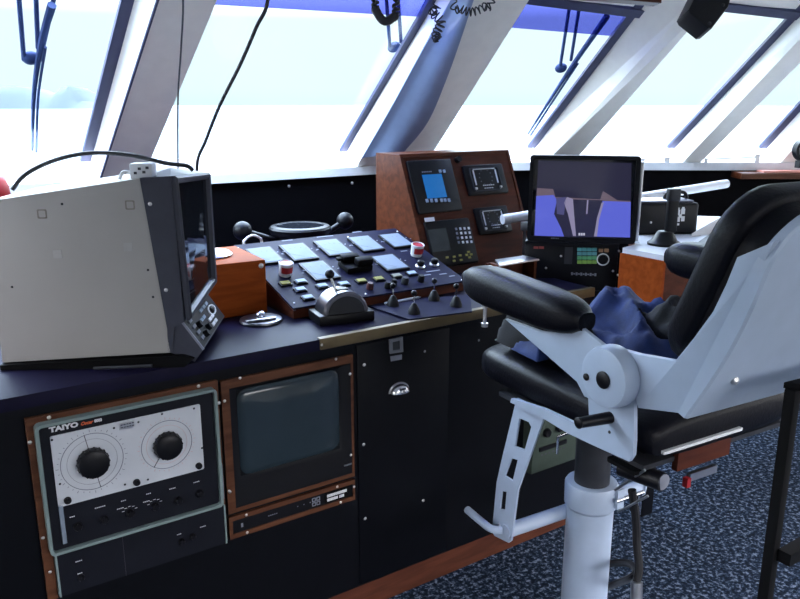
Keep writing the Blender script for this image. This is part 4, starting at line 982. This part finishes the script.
for sx_ in (-1, 1):
    T = sideT(-.27) if sx_ < 0 else Matrix.Diagonal((-1, 1, 1, 1)) @ sideT(-.27)
    b = B(T); b.prism(wp, -.008, .006, .002); wg = obj('shell_wing', b, M_chair, ch)
    # arm plate
    ap_ = Q(SW, [(510.5, 318), (545, 330), (561, 332), (568, 327.5), (585, 325), (616, 349), (634, 372), (632, 392), (605, 402), (590, 395), (582.5, 380.5)])
    if sx_ > 0: ap_ = [(u * .72 + .06, v) for u, v in ap_]
    b = B(T); b.prism(ap_, .008, .018, .002); arm = obj('arm_plate', b, M_chair, ch)
    hubc = L(SW, 602.5, 378, .045)
    b = B(T); b.lathe([(.066, -.004), (.068, .004), (.068, .026), (.064, .038), (.054, .041), (.001, .042)], (hubc[0], hubc[1], .006), (0, 0, 1), 40); hb = obj('arm_hub', b, M_chair, ch)
    b = B(T); b.lathe([(.019, 0), (.019, .003), (.014, .006), (.001, .007)], (hubc[0] + .006, hubc[1] - .002, .048), (0, 0, 1), 24); tag(obj('hub_bolt', b, M_plastic, hb), 'black hub bolt')
    c = V(L(SW, 586, 377, .049)); b = B(T); b.lathe([(.008, 0), (.008, .005), (.006, .007), (.001, .008)], (c[0], c[1], .045), (0, 0, 1), 16); obj('stop_bolt', b, M_plastic, hb)
    sp = Q(SW, [(513, 398), (545, 408), (575, 422), (591, 418), (590, 395), (592, 358), (598, 351), (607, 347.5), (616, 348), (624, 352), (630, 359), (634, 368), (636, 380), (636, 440), (635, 455), (631, 461), (600, 447), (570, 433), (540, 415), (512, 402)])
    b = B(T); b.plate(sp, [], -.004, .006); sd = obj('seat_side_plate', b, M_chair, ch)
    c = L(SW, 612, 417); b = B(T); b.cyl((c[0], c[1], .004), (c[0] - .012, c[1], .085), .0135, .012, 16); b.lathe([(.012, 0), (.013, .004), (.009, .007), (.001, .008)], (c[0] - .012, c[1], .083), (0, 0, 1), 16); tag(obj('tilt_lever', b, M_plastic, ch), 'black tilt lever')
    c = L(SW, 611.5, 431.5); screws(sd, [c], .006, .004, M_dkgrey, T=T)
    c = L(SW, 728, 376); 
    if sx_ < 0:
        c3 = CM.inverted() @ (CM @ BT @ V((0, 0, 0)))
    # arm pad
    pb_ = sx_ < 0
    y0, y1 = (.228, -.225) if pb_ else (.03, -.30)
    zc = 1.088 if pb_ else 1.135
    b = B(); R = []
    for t in [k / 18 for k in range(19)]:
        y = y0 + (y1 - y0) * (1 - math.cos(PI * t)) / 2; f_ = 2 * (1 - math.cos(PI * t)) / 2 - 1
        s_ = max(.45, (1 - abs(f_) ** 5) ** .45) if abs(f_) < .999 else .45
        zz = zc + (.006 - .012 * (f_ * .5 + .5) if pb_ else 0)
        R.append(superring(y, sx_ * .275, zz, .056 * s_, (.052 - .006 * (f_ * .5 + .5)) * s_, 28, 2.8))
    b.loft(R); pad = obj('arm_pad', b, M_leather, ch, sharp=60)
    # footrest bracket
    fo = Q(SW, [(512.8, 399), (542, 413), (538, 424), (514, 491.5), (511, 515), (507.5, 542), (505, 544), (491, 537), (488.5, 533), (493, 483.5), (497, 465)])
    h1 = Q(SW, [(515.5, 419), (525, 423), (527.5, 428), (521, 451), (511, 447.5)]); h2 = Q(SW, [(507.5, 459), (514, 461), (509, 482), (501, 477)]); h3 = Q(SW, [(498, 492), (503, 493), (501.5, 511), (496, 510.5)])
    b = B(T); b.plate(fo, [h1, h2, h3], -.018, -.012); br = obj('footrest_bracket', b, M_chair, ch)
    c = L(SW, 496, 527); screws(br, [c], -.012, .008, M_steel, T=T, h=.005)
c = L(SW, 498, 529); FY, FZ = -c[0] - .01, c[1]
b = B(); b.cyl((-.262, FY - .01, FZ + .0), (.262, FY - .01, FZ + .0), .020, n=20); obj('footrest_tube', b, M_chair, ch)
for sx_ in (-1, 1):
    b = B(); b.tube([(sx_ * .262, FY, FZ), (sx_ * .285, FY + .02, FZ), (sx_ * .29, FY + .06, FZ + .003), (sx_ * .29, FY + .13, FZ + .006)], .011, 10); obj('footrest_stub', b, M_chair, ch)
# latch pin under port arm pad, shell button
c = CM.inverted() @ on(497, 318, x=1.27)
b = B(); b.box((c.x - .004, .13, 1.035), (c.x + .004, .15, 1.055)); b.cyl((c.x, .14, .985), (c.x, .14, 1.04), .005, n=10); b.cyl((c.x, .14, .98), (c.x, .14, .99), .009, n=12); tag(obj('arm_latch', b, M_steel, ch), 'steel arm latch pin')
SB = CM @ BT; sbp = L3(SB, 729, 376, -.05); b = B(BT); b.lathe([(.008, 0), (.009, .004), (.005, .009), (.001, .010)], (sbp.x, sbp.y, -.062), (0, 0, -1), 16); tag(obj('shell_button', b, M_screw, ch), 'small bright button on the shell')
# under-seat gear
def loc(px, py, y):
    n = CM.col[1].xyz; p0 = CM @ V((0, y, 0)); d = ray(px, py); return CM.inverted() @ (EYEP + d * ((p0 - EYEP).dot(n) / d.dot(n)))
c = loc(663, 482, -.42); b = B(); b.cyl((c.x - .02, -.32, c.z - .003), (c.x, -.42, c.z), .021, n=20); gp = obj('height_damper', b, M_plastic, ch)
b = B(); b.lathe([(.018, 0), (.018, .002), (.001, .004)], (c.x, -.42, c.z), (0, -1, 0), 20); tag(obj('damper_cap', b, M_faint, gp), 'grey end cap')
b = B(); b.box((c.x - .05, -.385, c.z + .012), (c.x - .0, -.30, .784), .008); obj('mechanism', b, M_blackmat, ch)
c2 = loc(687, 482, -.41); b = B(); b.box((c2.x - .005, -.415, c2.z - .012), (c2.x + .007, -.402, c2.z + .010)); tag(obj('red_tag', b, M_red, ch), 'red tag')
b = B(); c3 = loc(715, 470, -.40); b.box((c2.x + .015, -.405, c2.z - .006), (c3.x, -.395, c2.z + .012)); tag(obj('metal_link', b, M_steel, ch), 'metal link')
b = B(); b.tube([loc(615, 490, -.30), loc(645, 470, -.40)], .003, 6, 0); b.tube([loc(618, 512, -.30), loc(648, 496, -.38)], .003, 6, 0); tag(obj('linkage_rod', b, M_steel, ch), 'thin steel linkage rods')
# chrome lever seen under the seat
a, e_ = loc(558, 437, .05), loc(578, 429, .0); b = B(); b.cyl(a, e_, .004, n=8); b.cyl(a, a + V((0, 0, -.05)), .004, n=8); tag(obj('slide_lever', b, M_chrome, ch), 'chrome slide lever')

# hoses by the column
p = [CM @ V(q) for q in ((.07, -.30, .70), (.10, -.30, .6), (.085, -.26, .42), (.095, -.24, .28), (.10, -.24, .20))]
hp = [on(x, y, d=d) for x, y, d in ((632, 490, 1.97), (636, 520, 1.99), (637, 545, 2.0), (639, 568, 2.0), (636, 590, 2.0), (636, 640, 2.0))]
hs_ = thing('gas_hose', 'black hose with metal ferrule hanging beside the chair column', 'hose', (0, 0, 0))
b = B(); b.tube(hp, .011, 10); obj('hose', b, M_rubber, hs_)
b = B(); b.cyl(hp[4] + V((0, 0, .025)), hp[5], .015, n=16); e5 = hp[5]; b.cyl(hp[5], V((e5.x, e5.y, 0)), .015, n=16); obj('ferrule', b, M_steel, hs_)
hp2 = [on(x, y, d=d) for x, y, d in ((606, 588, 2.34), (618, 583, 2.2), (630, 578, 2.05), (636, 572, 2.03), (630, 564, 2.12), (614, 563, 2.25), (600, 568, 2.38))]
b = B(); b.tube(hp2, .010, 10); tag(obj('looped_hose', b, M_rubber, None), 'short black hose looping behind the chair column', 'hose')

# ------------------------------------------------------------------ jacket on the seat
jk = thing('jacket', 'crumpled blue and black jacket lying on the helm chair seat', 'jacket', CM @ Matrix.Translation((0, 0, .922)))
def heap(x0, x1, y0, y1, h, seed, n=34, lip=0.):
    b = B(); rows = []
    for i in range(n + 1):
        row = []
        for j in range(n + 1):
            s_, t = i / n, j / n; x = x0 + (x1 - x0) * s_; y = y0 + (y1 - y0) * t
            r = math.hypot((s_ - .5) * 2, (t - .5) * 2); 
            rr = max(abs(s_ - .5), abs(t - .5)) * 2
            f = max(0, 1 - rr ** 3)
            p_ = V((x * 9 + seed, y * 9, seed)); rid = 1 - abs(noise.noise(p_ * 1.0)) * 2.2; rid2 = 1 - abs(noise.noise(p_ * 2.3)) * 2
            z = (h * (.55 + .35 * noise.noise(V((x * 4, y * 4, seed))) + .28 * rid + .10 * rid2)) * f ** .7
            dx = .03 * noise.noise(V((x * 6, y * 6, seed + 9))); dy = .03 * noise.noise(V((x * 6, y * 6, seed + 19)))
            row.append((x + dx, y + dy, max(z, .004)))
        rows.append(row)
    base = [[(x, y, .001) for x, y, z in r_] for r_ in rows]
    R = [[b.v(p_) for p_ in r_] for r_ in rows]; R2 = [[b.v(p_) for p_ in r_] for r_ in base]
    for i in range(n):
        for j in range(n):
            b.face((R[i][j], R[i + 1][j], R[i + 1][j + 1], R[i][j + 1])); b.face((R2[i][j], R2[i][j + 1], R2[i + 1][j + 1], R2[i + 1][j]))
    for i in range(n):
        for (A_, C_) in (((i, 0), (i + 1, 0)), ((i + 1, n), (i, n)), ((0, i + 1), (0, i)), ((n, i), (n, i + 1))):
            b.face((R[A_[0]][A_[1]], R2[A_[0]][A_[1]], R2[C_[0]][C_[1]], R[C_[0]][C_[1]]))
    return b
obj('jacket_body', heap(-.12, .235, -.28, .15, .16, 3.3), M_blue, jk, sharp=80)
obj('blue_cuff', heap(-.235, -.10, -.02, .10, .055, 2.2, 18), M_blue, jk, sharp=80)
obj('black_lining', heap(-.02, .20, -.27, -.05, .17, 8.1, 26), M_blackcloth, jk, sharp=80)
obj('sleeve', heap(-.22, -.02, -.05, .17, .12, 5.7, 24), M_blackcloth, jk, sharp=80)

# ================================================================== black stool frame at right foreground
sx0 = on(787, 435, d=1.42); sy0 = on(768, 599, d=1.42)
st = thing('stool', 'black steel frame stool at the lower right edge', 'stool', (sx0.x, sx0.y, 0))
seatz = on(787, 384, d=1.42).z
for (dx, dy) in ((0, 0), (.36, -.20), (.20, -.52), (-.16, -.32)) if False else ((0, 0), (.34, -.05), (.30, -.38), (-.02, -.36)):
    if dx < .1 and dy < -.1: dx, dy = .20, -.40
    b = B(); b.box((dx - .011, dy - .011, 0), (dx + .011, dy + .011, seatz), .003); obj('leg', b, M_blackmat, st)
b = B(); b.box((-.0, -.012, .70), (.34, .012 - .05, .725)); obj('rail', b, M_blackmat, st)
b = B(); b.prism([(-.012, .012), (.37, -.03), (.34, -.42), (.17, -.42)], seatz, seatz + .012, .002); obj('seat', b, M_blackmat, st)

# ================================================================== overhead things
def coil(pts, r, rad, turns, name, lab, cat='cord', per=10):
    P_ = catmull(pts, 12); n = int(turns * per); out = []
    tot = len(P_) - 1; x = V((1, 0, 0))
    for i in range(n + 1):
        f = i / n * tot; k = min(int(f), tot - 1); p_ = P_[k].lerp(P_[k + 1], f - k); t = (P_[k + 1] - P_[k]).normalized()
        x = (x - t * x.dot(t)).normalized() if abs(x.dot(t)) < .99 else t.orthogonal().normalized(); y = t.cross(x); a = 2 * PI * turns * i / n
        out.append(p_ + (x * math.cos(a) + y * math.sin(a)) * rad)
    b = B(); b.tube(out, r, 6, 0); return tag(obj(name, b, M_cable, None), lab, cat)
zc_ = ZT + .06
def up_to(px, py, d):
    p_ = on(px, py, d=d); return V((p_.x, p_.y, zc_))
d0 = 2.05
coil([up_to(374, 0, d0), on(375, 0, d=d0), on(377, 12, d=d0), on(384, 21, d=d0), on(392, 18, d=d0), on(396, 5, d=d0), up_to(396, 0, d0)], .0045, .0075, 46, 'coiled_cord', 'black coiled cord hanging in a tight loop below the blue tint band')
coil([up_to(438, 0, d0), on(437, 0, d=d0), on(433, 12, d=d0), on(441, 22, d=d0), on(436, 34, d=d0), on(438, 40, d=d0)], .002, .012, 17, 'coiled_cord', 'loose dark curly cord dangling over the blue-grey pillar')
coil([up_to(452, 0, d0), on(453, 0, d=d0), on(461, 9, d=d0), on(472, 12, d=d0), on(484, 7, d=d0), on(492, -3, d=d0), up_to(492, -2, d0)], .002, .010, 18, 'coiled_cord', 'dark curly cord drooping at the top beside the cream pillar')
# straight cables
b = B(); pp = [on(268, -2, d=2.3), on(256, 28, d=2.35), on(240, 65, d=2.45), on(220, 105, d=2.6), on(206, 140, d=2.75), on(197, 166, d=2.9)]
q = V((pp[0].x, pp[0].y, zc_)); b.tube([q] + pp + [pp[-1] + V((0, .0, -.2))], .006, 8); tag(obj('hanging_cable', b, M_cable, None), 'black cable hanging diagonally across the second window', 'cable')
b = B(); pp = [on(183, -2, d=2.2), on(181, 50, d=2.4), on(178, 100, d=2.6), on(178, 170, d=2.85)]
q = V((pp[0].x, pp[0].y, zc_)); b.tube([q] + pp, .003, 6); tag(obj('hanging_cable', b, M_cable, None), 'thin dark cable running down the cream pillar behind the radar', 'cable')
# dark seam line along window one
e0, e1 = P[1]['il']; b = B(); nn = FA.col[2].xyz * .004; b.tube([e0 + nn, e1 + nn], .005, 6, 0); tag(obj('trim_cord', b, M_seal, None), 'thin dark sealing cord beside the leftmost window', 'cord')
# loudspeaker
lsf = frame(on(705, 6, d=2.35), rt * .85 - up * .45, up * .9 + rt * .3)
ls = thing('mounted_loudspeaker', 'black wedge loudspeaker hanging under the ceiling at upper right', 'loudspeaker', lsf)
q = Q(lsf, [(686, 12), (688, 16), (706, 30.5), (710, 30), (726, 9), (728, 2), (724, -18), (702, -20)])
b = B(); b.prism(q, -.08, .02, .006); obj('case', b, M_plastic, ls)
for p_ in ((709.5, 23.5), (723, 5)):
    c = L(lsf, *p_, .02); b = B(); b.dome((c[0], c[1], .02), .006, .003); obj('screw', b, M_dkgrey, ls)
cc2 = Q(lsf, [(706, -8)])[0]; b = B(); p_ = lsf.inverted() @ V(((lsf @ V((cc2[0], cc2[1], -.06))).x, (lsf @ V((cc2[0], cc2[1], -.06))).y, zc_)); b.cyl((cc2[0], cc2[1], -.06), p_, .015, n=12); obj('bracket', b, M_plastic, ls)
# red beam
bf = on(600, 2, d=2.1); bl2 = frame(V((bf.x, bf.y, bf.z)), rt, ZU)
b = B(); q = Q(bl2, [(575, -3), (659, 4), (660, -22), (575, -26)]); b.prism(q, -.05, .02); struct('trim_20', b, M_wood, 'reddish wooden trim at the ceiling', M=bl2)
# blue-grey pillar cover (curved)
cv = [(362, 158), (391, 108), (425, 46), (452, 0), (459, -14)]; cvr = [(404, 152), (428, 122), (447, 78), (462, 36), (475, -4)]
b = B(); R = []
cl_, cr_ = catmull([(x, y, 0) for x, y in cv], 5), catmull([(x, y, 0) for x, y in cvr], 5)
for a_, c_ in zip(cl_, cr_):
    row = []
    for k in range(9):
        t = k / 8; x, y = a_.x + (c_.x - a_.x) * t, a_.y + (c_.y - a_.y) * t
        q = FA @ L3(FA, x, y, .006 + .075 * math.sin(t * PI * .5) ** 1.4 - .0 )
        row.append(q)
    for k in range(9):
        row.append(row[8 - k] - FA.col[2].xyz * .006)
    R.append(row)
b.skin(R); tag(obj('pillar_cover', b, mat('blue_grey_gloss', (.24, .32, .50), .28, var=.05), None, sharp=50), 'curved glossy blue-grey cover on the centre window pillar', 'cover')
# ------------------------------------------------------------------ wipers outside the glass
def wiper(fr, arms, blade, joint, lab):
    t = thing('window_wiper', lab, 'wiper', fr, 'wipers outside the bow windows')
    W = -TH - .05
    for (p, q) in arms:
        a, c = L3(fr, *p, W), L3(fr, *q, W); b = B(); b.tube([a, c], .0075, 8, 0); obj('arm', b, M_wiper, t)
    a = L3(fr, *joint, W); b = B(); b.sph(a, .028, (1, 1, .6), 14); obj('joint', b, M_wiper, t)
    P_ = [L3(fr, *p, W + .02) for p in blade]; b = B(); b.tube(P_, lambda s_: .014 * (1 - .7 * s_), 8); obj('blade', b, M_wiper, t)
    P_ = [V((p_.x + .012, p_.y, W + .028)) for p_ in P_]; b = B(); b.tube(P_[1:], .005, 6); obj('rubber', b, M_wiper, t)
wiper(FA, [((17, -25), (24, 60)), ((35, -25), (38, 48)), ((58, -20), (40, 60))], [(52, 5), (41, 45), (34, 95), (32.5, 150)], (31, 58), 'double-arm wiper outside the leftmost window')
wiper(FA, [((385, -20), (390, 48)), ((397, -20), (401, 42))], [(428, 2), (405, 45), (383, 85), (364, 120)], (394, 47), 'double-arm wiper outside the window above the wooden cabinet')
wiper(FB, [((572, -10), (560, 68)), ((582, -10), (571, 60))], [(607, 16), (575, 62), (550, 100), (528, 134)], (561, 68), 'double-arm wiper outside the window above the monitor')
# ================================================================== walls and light
HC = ZT + .06; AW0, AW1 = 2.6, 7.0
def wallring(name, fr, w_, h_, op, lab):
    b = B(); b.ring([(0, 0), (w_, 0), (w_, h_), (0, h_)], [(op[0], op[1]), (op[2], op[1]), (op[2], op[3]), (op[0], op[3])], -.04, .04); struct(name, b, M_cream, lab, M=fr)
wallring('wall_aft', frame((-2.2, -1.6, 0), (1, 0, 0), ZU), 7.4, HC, (AW0, .95, AW1, 1.85), 'aft wall with a window')
wallring('wall_left', frame((-2.2, -1.6, 0), (0, 1, 0), ZU), 3.9, HC, (2.2, 1.0, 3.2, 1.8), 'port wall with a side window')
wallring('wall_right', frame((5.2, -1.6, 0), (0, 1, 0), ZU), 2.9, HC, (.4, 1.0, 2.4, 1.85), 'starboard wall with a side window')
# world sky
w = bpy.data.worlds.new('sky'); S.world = w; w.use_nodes = True; nt = w.node_tree; nt.nodes.clear()
N = lambda t: nt.nodes.new(t); K = nt.links.new
out = N('ShaderNodeOutputWorld'); bg = N('ShaderNodeBackground'); tc = N('ShaderNodeTexCoord'); sp = N('ShaderNodeSeparateXYZ'); rp = N('ShaderNodeValToRGB')
K(tc.outputs['Generated'], sp.inputs[0]); mp = N('ShaderNodeMapRange'); mp.inputs[1].default_value = -.3; mp.inputs[2].default_value = 1.0; K(sp.outputs['Z'], mp.inputs[0]); K(mp.outputs[0], rp.inputs[0])
e = rp.color_ramp.elements; e[0].position = 0.0; e[0].color = (.45, .55, .70, 1); e[1].position = 1; e[1].color = (.70, .74, 1.0, 1)
x = e.new(.21); x.color = (.75, .85, .95, 1); x = e.new(.245); x.color = (.95, 1.0, 1.0, 1); x = e.new(.36); x.color = (.98, .97, 1.0, 1); x = e.new(.55); x.color = (.86, .87, 1.0, 1)
nz = N('ShaderNodeTexNoise'); nz.inputs['Scale'].default_value = 2.5; nz.inputs['Detail'].default_value = 5; K(tc.outputs['Generated'], nz.inputs['Vector'])
cr = N('ShaderNodeValToRGB'); cr.color_ramp.elements[0].position = .42; cr.color_ramp.elements[1].position = .68; K(nz.outputs['Fac'], cr.inputs[0])
mx = N('ShaderNodeMixRGB'); mx.inputs[2].default_value = (1, 1, 1, 1); ml = N('ShaderNodeMath'); ml.operation = 'MULTIPLY'; ml.inputs[1].default_value = .55
K(cr.outputs[0], ml.inputs[0]); K(ml.outputs[0], mx.inputs[0]); K(rp.outputs[0], mx.inputs[1]); K(mx.outputs[0], bg.inputs[0]); sm = N('ShaderNodeMapRange'); sm.inputs[1].default_value = .10; sm.inputs[2].default_value = .42; sm.inputs[3].default_value = 1.0; sm.inputs[4].default_value = 15.5; K(sp.outputs['Z'], sm.inputs[0]); K(sm.outputs[0], bg.inputs[1]); K(bg.outputs[0], out.inputs[0])

S.view_settings.view_transform = 'Standard'; S.view_settings.look = 'None'; S.view_settings.gamma = 1; S.view_settings.use_curve_mapping = False
S.view_settings.exposure = 0.5
S.cycles.max_bounces = 8; S.cycles.transparent_max_bounces = 12
print('VT check', [L(FC, *p, -TH) for p in ((729, 5), (793, 14))], [L(FB, *p, -TH) for p in ((530, 0), (635, 12))], 'ZT', ZT, 'J', [tuple(round(x, 2) for x in j) for j in J])
